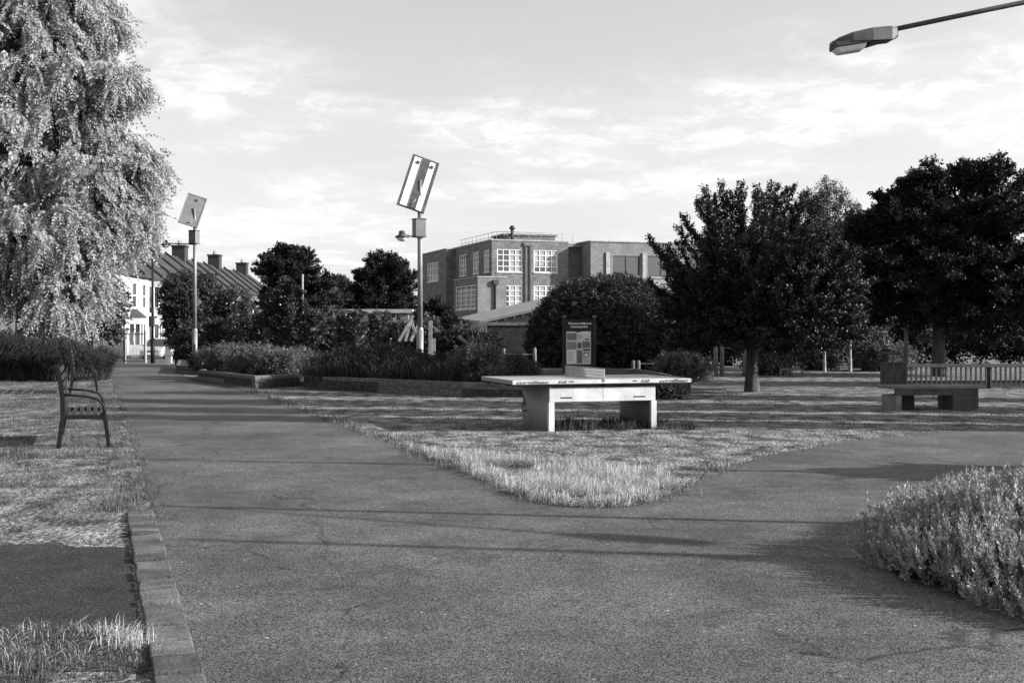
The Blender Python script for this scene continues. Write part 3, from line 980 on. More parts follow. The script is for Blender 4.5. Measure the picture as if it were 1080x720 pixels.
def poster(a, b, c, e, m, yo):
    mb = MB(); mb.span((px0 + a * W_, -.038 - yo, pz0 + b * H_), (px0 + c * W_, -.037 - yo, pz0 + e * H_)); mb.build('poster', m, bd)
poster(.03, .74, .42, .95, 'panel_grey', 0); poster(.44, .76, .70, .96, 'poster_paper', 0); poster(.74, .73, .97, .96, 'poster_paper', 0)
poster(.76, .74, .93, .78, 'poster_dark', .001)
poster(.03, .46, .42, .68, 'poster_mid', 0); poster(.46, .49, .62, .66, 'poster_dark', 0); poster(.65, .50, .97, .70, 'panel_grey', 0)
poster(.03, .03, .40, .43, 'panel_white', 0); poster(.43, .03, .64, .42, 'panel_grey', 0); poster(.67, .03, .97, .20, 'poster_paper', 0)
poster(.68, .41, .96, .47, 'poster_dark', 0); poster(.69, .22, .93, .37, 'poster_mid', 0); poster(.74, .25, .88, .32, 'panel_white', .001)
poster(.38, .975, .58, 1.0, 'poster_dark', 0)
for (a, b, c, e) in ((.07, .76, .38, .93), (.46, .78, .66, .92), (.07, .08, .35, .38), (.46, .08, .6, .38), (.70, .05, .94, .17)):
    zq = e; rows = MB()
    while zq > b:
        rows.span((px0 + a * W_, -.0405, pz0 + zq * H_), (px0 + (a + (c - a) * random.uniform(.55, 1)) * W_, -.0395, pz0 + (zq - .012) * H_)); zq -= .035
    rows.build('small_print', 'poster_mid', bd)
text_mesh('lettering', 'Welcome to Milkwood', .085, 'white_ink', bd, ((xl + xr) / 2 - .325, -.034, lp(600, 342)[1]), bold=.0018, width=.67)
text_mesh('lettering', 'Community Park', .085, 'white_ink', bd, ((xl + xr) / 2 - .255, -.034, lp(600, 345.4)[1]), bold=.0018, width=.50)

# =================================================================== PARK BENCHES
def make_bench(loc, rz, label):
    root = empty('park_bench', loc, label, 'bench', 'black slatted benches on the verge', rz=rz)
    # local: x forward (towards path), y along the bench
    Lb = 1.5
    for yq in (0.0, Lb):
        mb = MB()
        back = [(-.055, yq, -.02), (-.03, yq, .18), (.0, yq, .40), (-.005, yq, .62), (-.03, yq, .84), (-.075, yq, 1.06)]
        for a, b in zip(back[:-1], back[1:]): mb.bar(a, b, .045, .055, up=(1, 0, 0))
        mb.build('rear_leg', 'black_metal', root, bevel=.004)
        mb = MB()
        fr = [(.56, yq, -.04), (.535, yq, .20), (.50, yq, .42)]
        for a, b in zip(fr[:-1], fr[1:]): mb.bar(a, b, .045, .05, up=(1, 0, 0))
        mb.build('front_leg', 'black_metal', root, bevel=.004)
        mb = MB(); mb.bar((.0, yq, .395), (.53, yq, .385), .04, .055); mb.build('seat_rail', 'black_metal', root, bevel=.004)
        arm = [(-.01, yq, .68), (.12, yq, .67), (.28, yq, .655), (.42, yq, .62), (.49, yq, .54), (.505, yq, .42)]
        mb = MB(); mb.tube(arm, .016, seg=8); mb.build('armrest', 'black_metal', root)
    mb = MB()
    for i in range(6):
        x = .045 + i * .087; z = .425 - .02 * math.sin(i / 5 * math.pi)
        mb.box((x, Lb / 2, z), (.058, Lb - .05, .022))
    mb.build('seat', 'slat_black', root, bevel=.004)
    mb = MB()
    for i in range(6):
        z = .50 + i * .098
        x = np.interp(z, [.4, .62, .84, 1.06], [.03, .025, 0, -.045])
        mb.box((x, Lb / 2, z), (.022, Lb - .05, .06), Euler((0, R(-7 - i * 1.5), 0)).to_matrix())
    mb.build('backrest', 'slat_black', root, bevel=.004)
    return root
bench_rz = math.atan2(0.3134, 0.9496)
b0 = make_bench((-5.20, 14.45, 0), bench_rz, 'nearer of the two black slatted park benches, on rough grass beside the path')
dup(b0, (-9.35, 26.6, 0), bench_rz, 'farther of the two black slatted park benches, close against the strappy hedge')

# =================================================================== SOLAR LAMPS
def solar_lamp(loc, label, ptop, arm_to, panel_mat, tilt, panel_rot, two, box_rz):
    root = empty('solar_lamp', loc, label, 'street lamp', 'solar powered lamp posts')
    mb = MB(); mb.tube([(0, 0, -.1), (0, 0, 1.5)], .105, seg=16); mb.tube([(0, 0, 1.5), (0, 0, 1.58)], [.105, .08], seg=16, cap=False)
    mb.tube([(0, 0, 1.58), (0, 0, ptop - 1.35)], [.08, .07], seg=16); mb.build('pole', 'galv', root)
    mb = MB(); mb.span((-.06, -.112, .45), (.06, -.095, .95)); mb.build('access_door', 'galv_dark', root)
    # battery box
    zb = arm_to[2]
    Mz = Euler((0, 0, box_rz)).to_matrix()
    mb = MB(); mb.box((-.03, 0, zb + .24), (.33, .30, .50), Mz); bx = mb.build('battery_box', 'panel_grey', root, bevel=.012)
    mb = MB(); mb.box((-.03, 0, zb + .505), (.36, .33, .03), Mz); mb.box((-.03, 0, zb - .02), (.35, .32, .03), Mz); mb.build('lid', 'galv_dark', bx)
    # arm and head
    e = Vector(arm_to)
    mb = MB(); mb.tube([(0, 0, zb - .05), tuple(e)], .024, seg=8); mb.build('arm', 'galv_dark', root)
    hd = Vector((e.x, e.y, 0)).normalized(); rzh = math.atan2(hd.y, hd.x)
    mb = MB()
    prof = [(.20, 0.0), (.215, .03), (.15, .07), (.10, .09), (.09, .19), (.05, .21)]
    pts = [(0, 0, z) for _, z in prof]; mb.tube(pts, [r for r, _ in prof], seg=16, cap=True)
    o = mb.build('lamp_head', 'galv_dark', root); o.location = (e.x + hd.x * .12, e.y + hd.y * .12, e.z - .08)
    mb = MB(); mb.tube([(0, 0, -.10), (0, 0, -.06), (0, 0, 0)], [.06, .14, .17], seg=16); q = mb.build('lens', 'lamp_glass', o)
    # panel, seen from behind
    L, Wd = (1.85, .85) if two else (1.45, .80)
    M = Euler(panel_rot).to_matrix()
    cz = Vector((0, 0, ptop - L * .40))
    base = cz + Vector(tilt)
    def pl(x, y, z): return base + M @ Vector((x, y, z))
    def pbox(mb, a, b):
        c = (Vector(a) + Vector(b)) / 2; d = [abs(b[i] - a[i]) for i in range(3)]
        mb.box(base + M @ c, d, M)
    # local: x width, z length, -y the side facing the camera
    mb = MB(); pbox(mb, (-Wd / 2 + .03, -.012, -L / 2 + .03), (Wd / 2 - .03, .012, L / 2 - .03)); sp = mb.build('solar_panel', panel_mat, root)
    mb = MB()
    fw = .085 if two else .04
    for x in (-Wd / 2, Wd / 2 - fw): pbox(mb, (x, -.03, -L / 2), (x + fw, .03, L / 2))
    for z in (-L / 2, L / 2 - .035): pbox(mb, (-Wd / 2 + fw, -.03, z), (Wd / 2 - fw, .03, z + .035))
    mb.build('frame', 'galv_dark' if two else 'galv', sp)
    if two:
        mb = MB(); pbox(mb, (-.09, -.05, -L / 2 + .036), (.15, -.015, L / 2 - .036)); mb.build('rail', 'galv_dark', sp)
    mb = MB()
    for x in ((-.20, .24) if two else (.02,)): pbox(mb, (x - .045, -.05, L / 2 - .27), (x + .045, -.014, L / 2 - .18))
    mb.build('junction_box', 'ink', sp)
    mb = MB(); mb.tube([(0, 0, ptop - 1.36), (0, 0, ptop - 1.0), tuple(pl(.03, -.06, .1))], [.05, .045, .035], seg=10)
    mb.tube([(0, 0, ptop - 1.15), tuple(pl(-.02, -.06, -L * .44))], .03, seg=8); mb.build('bracket', 'galv', root)
    return root
YC, YL = 34.0, 46.0
pC = at(443, 348, YC); pL = at(205.5, 348, YL)
solar_lamp((pC.x, YC, 0), 'solar lamp post with white-backed double panel, rising from the long raised bed', at(0, 165, YC).z,
           (-.42, -.30, at(0, 249, YC).z), 'panel_white', (-.06, .12, -.06), (R(-24), R(19), R(8)), True, R(25))
solar_lamp((pL.x, YL, gz(YL)), 'farther solar lamp post with plain grey panel, beside the far end of the path', at(0, 204, YL).z,
           (-1.1, .1, at(0, 256, YL).z), 'panel_grey', (-.12, .12, -.08), (R(-26), R(17), R(12)), False, R(-20))

# =================================================================== STREET LAMP AT RIGHT
def street_lamp(loc, rz, label):
    root = empty('street_lamp', loc, label, 'street lamp', 'arm street lamps beside the right path', rz=rz)
    # arm points along local -x
    H = 5.15
    mb = MB(); mb.tube([(0, 0, -.1), (0, 0, 1.2)], .08, seg=16); mb.tube([(0, 0, 1.2), (0, 0, 1.26)], [.08, .052], seg=16, cap=False); mb.tube([(0, 0, 1.26), (0, 0, H)], [.052, .04], seg=16)
    mb.build('pole', 'galv_dark', root)
    hx = -2.22; hz = 4.56
    mb = MB(); mb.tube([(0, 0, H - .12), (-.6, 0, H - .26), (-1.3, 0, H - .40), (hx, 0, hz)], .026, seg=12); mb.build('arm', 'lamp_shell', root)
    # housing: lofted wedge from arm end (a) to nose (b)
    mb = MB()
    secs = [(.02, .045, .050, .06), (-.05, .09, .065, .085), (-.25, .125, .075, .070), (-.45, .125, .06, .045), (-.58, .10, .03, .035), (-.64, .06, .0, .03)]
    vs_ = []
    for (x, w, zt, zb) in secs:
        zc = -.030 + x * .16
        ring = [(-w, -zb), (-w * 1.0, zt * .35), (-w * .72, zt * .9), (0, zt), (w * .72, zt * .9), (w, zt * .35), (w, -zb), (0, -zb)]
        vs_ += [(hx + x, y, hz + zc + z) for y, z in ring]
    n = 8; fs = []
    for i in range(len(secs) - 1):
        for k in range(n): fs.append((i * n + k, i * n + (k + 1) % n, (i + 1) * n + (k + 1) % n, (i + 1) * n + k))
    fs += [tuple(range(n)), tuple(reversed(range((len(secs) - 1) * n, len(secs) * n)))]
    mb.add(vs_, fs); hs = mb.build('lamp_housing', 'lamp_shell', root, bevel=.004)
    mb = MB()
    mb.hexa([(hx - .02, -.07, hz - .10), (hx - .28, -.09, hz - .175), (hx - .28, .09, hz - .175), (hx - .02, .07, hz - .10)],
            [(hx + .03, -.06, hz - .07), (hx - .26, -.085, hz - .12), (hx - .26, .085, hz - .12), (hx + .03, .06, hz - .07)])
    mb.build('gear_cover', 'ink', hs, bevel=.006)
    mb = MB(); mb.box((hx - .45, 0, hz - .155), (.36, .24, .05), Euler((0, R(-8), 0)).to_matrix()); mb.build('lamp_rim', 'ink', hs, bevel=.008)
    mb = MB(); mb.hexa([(hx - .57, -.07, hz - .255), (hx - .33, -.08, hz - .215), (hx - .33, .08, hz - .215), (hx - .57, .07, hz - .255)],
                       [(hx - .62, -.10, hz - .20), (hx - .30, -.11, hz - .155), (hx - .30, .11, hz - .155), (hx - .62, .10, hz - .20)])
    mb.build('lens', 'lamp_glass', hs, bevel=.015)
    return root
sl = street_lamp((6.52, 11.55, 0), R(-1), 'lamp with long thin arm and flat cobra head hanging over the right-hand path')
dup(sl, (9.6, 7.75, 0), R(150), 'unseen pole modelled as a lamp copy outside the right edge, farther of the two')  # unseen poles added for the thin path shadows; lamp shape only borrowed
dup(sl, (10.2, 6.2, 0), R(170), 'unseen pole modelled as a lamp copy outside the right edge, nearest the camera')

# =================================================================== CONCRETE BENCH RIGHT
CB = empty('concrete_bench', (7.87, 21.2, 0), 'dark concrete bench with boarded backrest, on the lawn at the right', 'bench', rz=R(4))
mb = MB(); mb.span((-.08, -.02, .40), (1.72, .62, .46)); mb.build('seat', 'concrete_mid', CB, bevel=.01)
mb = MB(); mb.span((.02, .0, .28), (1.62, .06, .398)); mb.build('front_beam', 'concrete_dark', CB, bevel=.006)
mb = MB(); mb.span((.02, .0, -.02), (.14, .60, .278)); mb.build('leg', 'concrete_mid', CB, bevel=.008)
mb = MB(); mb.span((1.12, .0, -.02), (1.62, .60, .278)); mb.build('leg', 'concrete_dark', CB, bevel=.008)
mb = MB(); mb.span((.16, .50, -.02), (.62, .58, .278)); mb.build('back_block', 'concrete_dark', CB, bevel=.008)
mb = MB()
for i in range(9):
    mb.span((.0 + i * .058, .60, .465), (.052 + i * .058, .63, .86))
mb.span((-.01, .59, .86), (.53, .64, .885))
mb.build('backrest', 'bark', CB, bevel=.003)

# =================================================================== LOW PICKET FENCE BEHIND IT
def picket_fence(label, x0, x1, Y, h, yaw=0, pitch=.13, mat='galv_dark', rail='galv'):
    root = empty('picket_fence', (x0, Y, 0), label, 'fence', rz=yaw)
    L = x1 - x0
    mb = MB()
    n = int(L / pitch)
    for i in range(n): mb.span((i * pitch, -.015, .06), (i * pitch + pitch * .32, .015, h - .08))
    mb.build('pickets', mat, root)
    mb = MB(); mb.span((-.05, -.03, h - .09), (L, .03, h)); mb.span((0, .018, .15), (L, .05, .21)); mb.build('rail', rail, root, bevel=.005)
    for i in range(int(L / 2.2) + 1):
        mb = MB(); mb.span((i * 2.2 - .04, .02, -.05), (i * 2.2 + .04, .1, h + .02)); mb.build('post', mat, root)
    return root
picket_fence('low picket fence with a pale top rail, behind the dark concrete bench', at(955, 0, 29).x, at(955, 0, 29).x + 12, 29, .64, R(3), mat='slate', rail='galv_dark')
picket_fence('pale upright paling fence seen between the young trees at the back', at(880, 0, 47).x, at(880, 0, 47).x + 2.9, 47, 1.25, 0, pitch=.16, mat='bark', rail='bark')

# slim posts and rails behind the lawn
def post(name, label, px, ytop, Y, w, mat='post_wood', cat='post', group=None, ybase=None, round_=True):
    p = at(px, ytop, Y)
    root = empty(name, (p.x, Y, gz(Y)), label, cat, group)
    mb = MB()
    h = p.z - gz(Y)
    mb.tube([(0, 0, -.1), (0, 0, h - .03), (0, 0, h)], [w / 2, w / 2, w * .3], seg=10)
    mb.build('shaft', mat, root)
    mb = MB(); mb.tube([(0, 0, h * .9), (0, 0, h * .9 + .03)], w * .56, seg=10); mb.build('band', 'galv_dark', root)
    return root
def rail_fence(label, posts, Y, rails, mat='post_wood', w=.11):
    """posts: list of (px, ytop); rails: list of (px0, px1, y)"""
    x0 = at(posts[0][0], 0, Y).x
    root = empty('rail_fence', (x0, Y, 0), label, 'fence')
    for px, yt in posts:
        p = at(px, yt, Y); mb = MB()
        mb.tube([(p.x - x0, 0, -.1), (p.x - x0, 0, p.z - .04), (p.x - x0, 0, p.z)], [w / 2, w / 2, w * .3], seg=10); mb.build('post', mat, root)
    for a, b, y, t in rails:
        pa, pb = at(a, y, Y), at(b, y, Y); mb = MB()
        mb.bar((pa.x - x0, .0, pa.z), (pb.x - x0, .0, pb.z), t * .8, t); mb.build('rail', mat, root, bevel=.005)
    return root
rail_fence('round post and rail fence just left of the notice board', [(531, 367), (564, 366.5)], 36, [(531, 564, 373.5, .05), (531, 590, 391, .14)])
rail_fence('pair of short timber posts with thin wire rail, right of the table net', [(668, 380), (673.5, 380), (697, 382), (703, 382)], 36, [(673.5, 697, 383.5, .03)])
rail_fence('tall double post frame with a wire across, left of the thick tree trunk', [(755, 365), (761.5, 361), (785, 362), (788.5, 366)], 37, [(761, 785, 367, .03)], w=.14)
rail_fence('low square barrier rail under the trees, right of the thick trunk', [(823, 389), (834, 389), (846, 389)], 37, [(823, 846, 389.5, .07)], w=.07)
post('lamp_column', 'slim pale pole standing behind the boarded concrete bench', 955.5, 330, 38, .13, mat='galv', cat='pole')
post('pole', 'short thin pale pole rising above the ivy hedge', 319, 289, 60, .12, mat='galv', cat='pole')

# =================================================================== LAWN TREES
def mk(name, label, group, base_px, Y, blobs_px, mat, th, tr, **kw):
    b = at(base_px, 348, Y); base = (b.x, Y, gz(Y))
    bl = [Bp(*q, base=base) if len(q) < 6 else Bp(*q[:6], base=base) for q in blobs_px]
    bumps = kw.pop('bumps', 7)
    R0 = max(b_[3] for b_ in bl); extra = []
    for b_ in bl:
        if b_[3] < R0 * .3: continue
        for k in range(bumps):
            d = Vector((random.gauss(0, 1), random.gauss(0, .7), random.gauss(0, 1) + .2)).normalized()
            r = random.uniform(.2, .38)
            extra.append([b_[0] + d.x * b_[3] * .82, b_[1] + d.y * b_[4] * .82, b_[2] + d.z * b_[5] * .82, b_[3] * r, b_[4] * r, b_[5] * r])
        b_[3] *= .9; b_[4] *= .9; b_[5] *= .9
    bl = bl + extra
    kw.setdefault('floor', .25 / len(bl))
    return tree(name, label, group, base, bl, mat, th, tr, **kw)
Yc = 27.7
b_ = at(793, 348, Yc); cbase = (b_.x, Yc, 0)
CT = empty('park_tree', cbase, 'broad dark spreading tree with thick trunk, standing on the lawn right of the table', 'tree', 'trees behind the lawn')
tips = [(690, 345), (697, 318), (688, 298), (700, 282), (684, 252), (704, 262), (712, 243), (722, 228), (738, 212), (744, 199), (756, 205), (764, 193), (774, 203), (783, 194), (793, 206), (803, 196),
        (814, 200), (824, 204), (833, 199), (842, 210), (850, 204), (860, 219), (872, 232), (884, 246), (897, 258), (905, 278), (915, 296), (908, 318), (919, 334), (906, 350), (890, 360), (735, 215), (716, 300), (700, 366), (880, 238)]
boughs = []
def add_bough(px, py, dy_, s0=None):
    T_ = at(px, py, Yc) - Vector(cbase); T_.y += dy_
    zs = min(max(T_.z * random.uniform(.25, .6), 1.25), 3.6)
    S_ = Vector((random.gauss(0, .10), random.gauss(0, .10), zs))
    C_ = S_.lerp(T_, .55) + Vector((T_.x * .12, dy_ * .1, -.10 if T_.z > zs + .6 else .22))
    boughs.append((tuple(S_), tuple(C_), tuple(T_)))
for px, py in tips:
    add_bough(px, py, random.uniform(-.5, .5)); add_bough(px + random.uniform(-6, 6) + (800 - px) * .06, py + random.uniform(2, 14), random.uniform(-1.1, 1.1))
for k in range(190):
    while True:
        px = random.uniform(692, 914); py = random.uniform(238, 372)
        hw = np.interp(py, [200, 230, 260, 300, 350, 372], [30, 52, 84, 108, 112, 85])
        if abs(px - 802) < hw * .95: break
    rr = 1 - abs(px - 802) / 118
    add_bough(px, py, random.choice((-1, 1)) * random.uniform(.2, 1) * 2.1 * math.sqrt(max(rr, .05)))
ccore = [Bp(800, 300, Yc, 84, 52, 1.4, cbase), Bp(800, 335, Yc, 88, 28, 1.5, cbase), Bp(796, 258, Yc, 50, 28, 1.1, cbase)]
trunk(CT, 1.7, .15, ccore, nlimb=3)
for k in range(110):
    px = random.uniform(715, 895); py = random.uniform(256, 368)
    rr = 1 - abs(px - 802) / 118
    add_bough(px, py, -random.uniform(.75, 1) * 2.1 * math.sqrt(max(rr, .05)))
bough_crown('crown', CT, boughs, 'leaf_glossy', n=1700, leaf=.058, r0=.235, cores=ccore, core=.52)
# darker tree that fills the gap to the right
mk('park_tree', 'dark tree filling the gap behind and right of the broad spreading tree', 'trees behind the lawn', 905, 45,
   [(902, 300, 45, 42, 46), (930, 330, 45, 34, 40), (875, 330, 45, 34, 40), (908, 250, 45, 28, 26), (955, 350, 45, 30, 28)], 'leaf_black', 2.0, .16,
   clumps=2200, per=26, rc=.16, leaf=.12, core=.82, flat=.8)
def bough_tree(name, label, group, base_px, Y, blobs_px, mat, th, tr, nb=150, n=900, leaf=.09, r0=.4, core=.62, hi=1.12):
    b = at(base_px, 348, Y); base = (b.x, Y, gz(Y)); bl = [Bp(*q_[:6], base=base) for q_ in blobs_px]
    root = empty(name, base, label, 'tree', group)
    trunk(root, th, tr, bl, nlimb=4)
    w = [b_[3] * b_[5] for b_ in bl]; bs = []
    for k in range(nb):
        b_ = random.choices(bl, w)[0]
        d = Vector((random.gauss(0, 1), random.gauss(0, 1), random.gauss(0, 1) + .35)).normalized(); q_ = random.uniform(.72, hi)
        T_ = Vector((b_[0] + d.x * b_[3] * q_, b_[1] + d.y * b_[4] * q_, b_[2] + d.z * b_[5] * q_))
        S_ = Vector((random.gauss(0, .2), random.gauss(0, .2), max(th * .8, T_.z * random.uniform(.45, .8)))).lerp(Vector(b_[:3]), random.uniform(.3, .8))
        C_ = S_.lerp(T_, .55) + Vector((0, 0, .12 * (T_ - S_).length))
        bs.append((tuple(S_), tuple(C_), tuple(T_)))
    bough_crown('crown', root, bs, mat, n=n, leaf=leaf, r0=r0, cores=bl, core=core)
    return root
Yr = 37
bough_tree('park_tree', 'tallest dark tree crown, at the far right of the view behind the concrete bench', 'trees behind the lawn', 990, Yr,
   [(949, 238, Yr, 36, 30), (992, 222, Yr, 44, 38), (1054, 230, Yr, 54, 46), (919, 275, Yr, 34, 28), (972, 296, Yr, 68, 52), (1062, 310, Yr, 74, 56), (909, 312, Yr, 30, 30),
    (974, 186, Yr, 13, 9), (986, 178, Yr, 12, 8), (959, 196, Yr, 12, 9), (936, 207, Yr, 13, 9), (922, 222, Yr, 12, 8), (902, 240, Yr, 14, 9), (889, 250, Yr, 10, 8), (1022, 184, Yr, 18, 10), (1052, 178, Yr, 16, 12), (1092, 196, Yr, 26, 16), (946, 200, Yr, 8, 8)],
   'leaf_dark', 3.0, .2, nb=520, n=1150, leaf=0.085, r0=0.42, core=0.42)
Yb = 52
mk('park_tree', 'paler feathery tree rising between the broad dark tree and the tallest one', 'trees behind the lawn', 868, Yb,
   [(872, 199, Yb, 11, 16), (868, 218, Yb, 16, 16), (888, 210, Yb, 11, 16), (899, 222, Yb, 9, 12), (851, 214, Yb, 10, 16), (870, 250, Yb, 36, 26), (870, 290, Yb, 42, 40)],
   'leaf_silver', 3.0, .16, clumps=1300, per=34, rc=.12, leaf=.09, flat=1.2, droop=.6, core=.6, twig=.6, up=.3)
# rounded bush
bb = at(635, 348, 41)
base = (bb.x, 41, 0)
shrub('dome_bush', 'large dense domed bush behind the notice board', None, base,
      [Bp(634, 352, 41, 76, 62, 2.2, base), Bp(690, 355, 41.5, 48, 52, 1.6, base), Bp(594, 362, 40.5, 40, 50, 1.5, base), Bp(652, 320, 41.5, 46, 30, 1.4, base)],
      'leaf_bush', cat='bush', clumps=9500, per=26, rc=.07, leaf=.085, core=.74, outw=1.3, twig=.20, wid=.2, stray=.04, up=-.1, droop=.3)
# young trees behind
for i, (px, Y, top, w, bk) in enumerate(((834, 38, 330, .10, 'bark'), (869.5, 41, 322, .10, 'bark_pale'), (896.5, 41, 315, .11, 'bark_pale'), (912, 42, 320, .16, 'bark'))):
    lab = ['slim dark young tree, directly right of the thick trunk', 'left one of the two white barked young trees at the back', 'right one of the two white barked young trees at the back',
           'dark trunked young tree between the white barked trees and the boarded bench'][i]
    mk('young_tree', lab, 'young trees at the back of the lawn', px, Y,
       [(px, top, Y, 22, 16), (px + 10, top + 20, Y, 20, 14), (px - 12, top + 16, Y, 16, 12)], 'leaf_silver' if i else 'leaf_dark', 1.6, w / 2, bark=bk,
       clumps=220, per=26, rc=.2, leaf=.11, flat=1.2, droop=.7, nlimb=4)
# hedge bank behind the lawn on the right
def hedge_run(name, label, x0, x1, Y, h, mat, depth=1.6, step=1.3, **kw):
    base = ((x0 + x1) / 2, Y, gz(Y))
    bl = []; x = x0
    while x < x1:
        hh = h * random.uniform(.8, 1.08)
        bl.append([x - base[0], random.uniform(-.3, .3), hh * .5, step * .85, depth / 2 * random.uniform(.8, 1.2), hh * .52]); x += step
    return shrub(name, label, None, base, bl, mat, cat='hedge', **kw)
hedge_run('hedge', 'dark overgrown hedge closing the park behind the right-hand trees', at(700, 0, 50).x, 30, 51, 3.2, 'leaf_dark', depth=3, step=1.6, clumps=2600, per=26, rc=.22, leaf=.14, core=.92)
for i, (px, Y, h, r, lab) in enumerate(((806, 38, 1.0, .7, 'rounded pale shrub right of the thick tree trunk'), (855, 43, 1.3, .9, 'loose leafy shrub leaning below the young trees'),
                                   (716, 33.5, .75, .9, 'spiky pale leaved plant right of the short wire posts'), (930, 42, 1.0, 1.2, 'low leafy shrub left of the boarded concrete bench'))):
    b = at(px, 348, Y); base = (b.x, Y, 0)
    shrub('leafy_shrub', lab, 'shrubs at the back of the lawn', base, [[0, 0, h * .5, r, r, h * .55], [.5 * r, .1, h * .4, r * .7, r * .7, h * .45]], 'leaf_silver',
          clumps=240, per=26, rc=.14, leaf=.13, core=.7, outw=1.2, wid=.18)

# =================================================================== LEFT TREE
Yt = 38
left_b = [(66, 4, Yt, 52, 28, 2.6), (92, 86, Yt, 40, 22, 2.0), (112, 190, Yt, 44, 38, 2.4), (45, 60, Yt, 62, 58, 3.0), (30, 150, Yt, 72, 66, 3.4), (56, 240, Yt, 82, 40, 3.2),
          (94, 250, Yt, 34, 26, 1.8), (66, 292, Yt, 38, 34, 2.0), (5, 268, Yt, 50, 46, 2.6), (-80, 120, Yt, 100, 130, 3.8), (-90, 260, Yt, 85, 65, 3.4), (-30, -60, Yt, 100, 75, 3.4), (40, -75, Yt, 70, 55, 3),
          (128, 86, Yt - .5, 12, 9, .7), (105, 20, Yt, 18, 8, .8), (150, 172, Yt, 13, 11, .8), (142, 222, Yt, 17, 13, .9), (127, 150, Yt, 10, 8, .7), (76, 316, Yt + .5, 18, 14, 1)]
b = at(23, 348, Yt); base = (b.x, Yt, 0)
LT = empty('weeping_tree', base, 'big pale tree with feathery drooping foliage filling the left side', 'tree')
bl = [Bp(*q, base=base) for q in left_b]
trunk(LT, 3.2, .22, bl, nlimb=14)
def frond_crown(parent, blobs, clumps, fronds, nleaf, rc, mat, flen=.42, leafl=.085, core=.6):
    # drooping compound leaves in tufts
    P, N = sample_blobs(blobs, clumps, .74, 1.0, .02)
    per = fronds
    A = unit(N * np.array([1, 1, .3]) * .6 + rng.normal(size=P.shape) * .38 + np.array([0, 0, -.75]))
    P = np.repeat(P, per, 0); N = np.repeat(N, per, 0); A = np.repeat(A, per, 0)
    P = P + A * (rng.random(len(P)) * .7 - .2)[:, None] + rng.normal(size=P.shape) * rc
    D = unit(A + rng.normal(size=P.shape) * .30)
    L = flen * rng.uniform(.6, 1.3, len(P))
    side = unit(np.cross(D, unit(rng.normal(size=P.shape) * .6 + N + np.array([0, 0, .5]))))
    Q = []
    for i in range(nleaf):
        t = (i // 2 + .6) / (nleaf / 2)
        pos = P + D * (L * t)[:, None] + np.array([0, 0, -1.0]) * (L * .35 * t * t)[:, None]
        sg = 1 if i % 2 else -1
        dd = unit(D * .75 + side * sg * .8 + np.array([0, 0, -.35]) + rng.normal(size=P.shape) * .18)
        ll = leafl * (1.15 - .5 * t) * rng.uniform(.8, 1.25, len(P))
        Q.append(leaf_quads(pos, dd, ll, ll * .24))
    V = np.concatenate(Q)
    if core > 0: V = np.concatenate([V] + [core_quads(b_, core) for b_ in blobs[:13]])
    return link('crown', quads_mesh(V, 'crown'), mat, parent)
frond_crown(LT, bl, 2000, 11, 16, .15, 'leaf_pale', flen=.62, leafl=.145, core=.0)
o = crown('inner_foliage', [[q[0], q[1], q[2], q[3] * .72, q[4] * .72, q[5] * .72] for q in bl[:13]], LT, 'leaf_inner_shade', clumps=1300, per=30, rc=.2, leaf=.12, core=.78)
# smaller dark tree behind, closing the gap under the canopy
mk('park_tree', 'dark tree half hidden behind the weeping tree, right of its trunk', 'trees behind the lawn', 95, 44, [(92, 320, 44, 32, 34), (60, 335, 44, 24, 26), (112, 340, 44, 16, 18)], 'leaf_mid', 1.2, .12,
   clumps=500, per=30, rc=.25, leaf=.16, core=.8, droop=.6)
hedge_run('hedge', 'dark hedge beyond the weeping tree at the left edge', -52, -21.5, 56, 1.7, 'leaf_mid', depth=1.6, step=1.3, clumps=900, per=26, rc=.25, leaf=.16, core=.88)
# strappy hedge behind the benches
def strappy(label, cx_, cy_, rx, ry, h, n, mat, grp, name='strappy_plant', z0=0, wid=.014):
    root = empty(name, (cx_, cy_, z0), label, 'shrub', grp)
    a = rng.uniform(0, 2 * np.pi, n); q = np.sqrt(rng.random(n))
    X = np.cos(a) * q * rx; Y = np.sin(a) * q * ry
    out = np.stack([np.cos(a), np.sin(a), np.zeros(n)], 1) * .5 + rng.normal(size=(n, 3)) * np.array([.5, .5, 0])
    hh = h * rng.uniform(.45, 1.12, n) * (1 - .35 * q ** 3) * (.8 + .4 * vnoise(X * 1.5 + cx_ * 3, Y * 1.5 + 7))
    P0 = np.stack([X, Y, np.zeros(n)], 1)
    P1 = P0 + out * (.18 * hh)[:, None] + np.array([0, 0, 1]) * (hh * .65)[:, None]
    P2 = P0 + out * (.45 * hh)[:, None] + np.array([0, 0, 1]) * hh[:, None]
    P3 = P0 + out * (.80 * hh)[:, None] + np.array([0, 0, 1]) * (hh * .86)[:, None]
    sd = unit(np.cross(out + 1e-3, np.array([0, 0, 1.0]))) * wid
    V = np.concatenate([np.stack([P0 - sd, P0 + sd, P1 + sd, P1 - sd], 1), np.stack([P1 - sd, P1 + sd, P2 + sd * .8, P2 - sd * .8], 1), np.stack([P2 - sd * .8, P2 + sd * .8, P3 + sd * .1, P3 - sd * .1], 1)])
    if n > 2000: V = np.concatenate([V, core_quads([0, 0, 0, rx * .95, ry * .95, h * .72], 1.0)])
    link('foliage', quads_mesh(V, 'foliage'), mat, root)
    return root
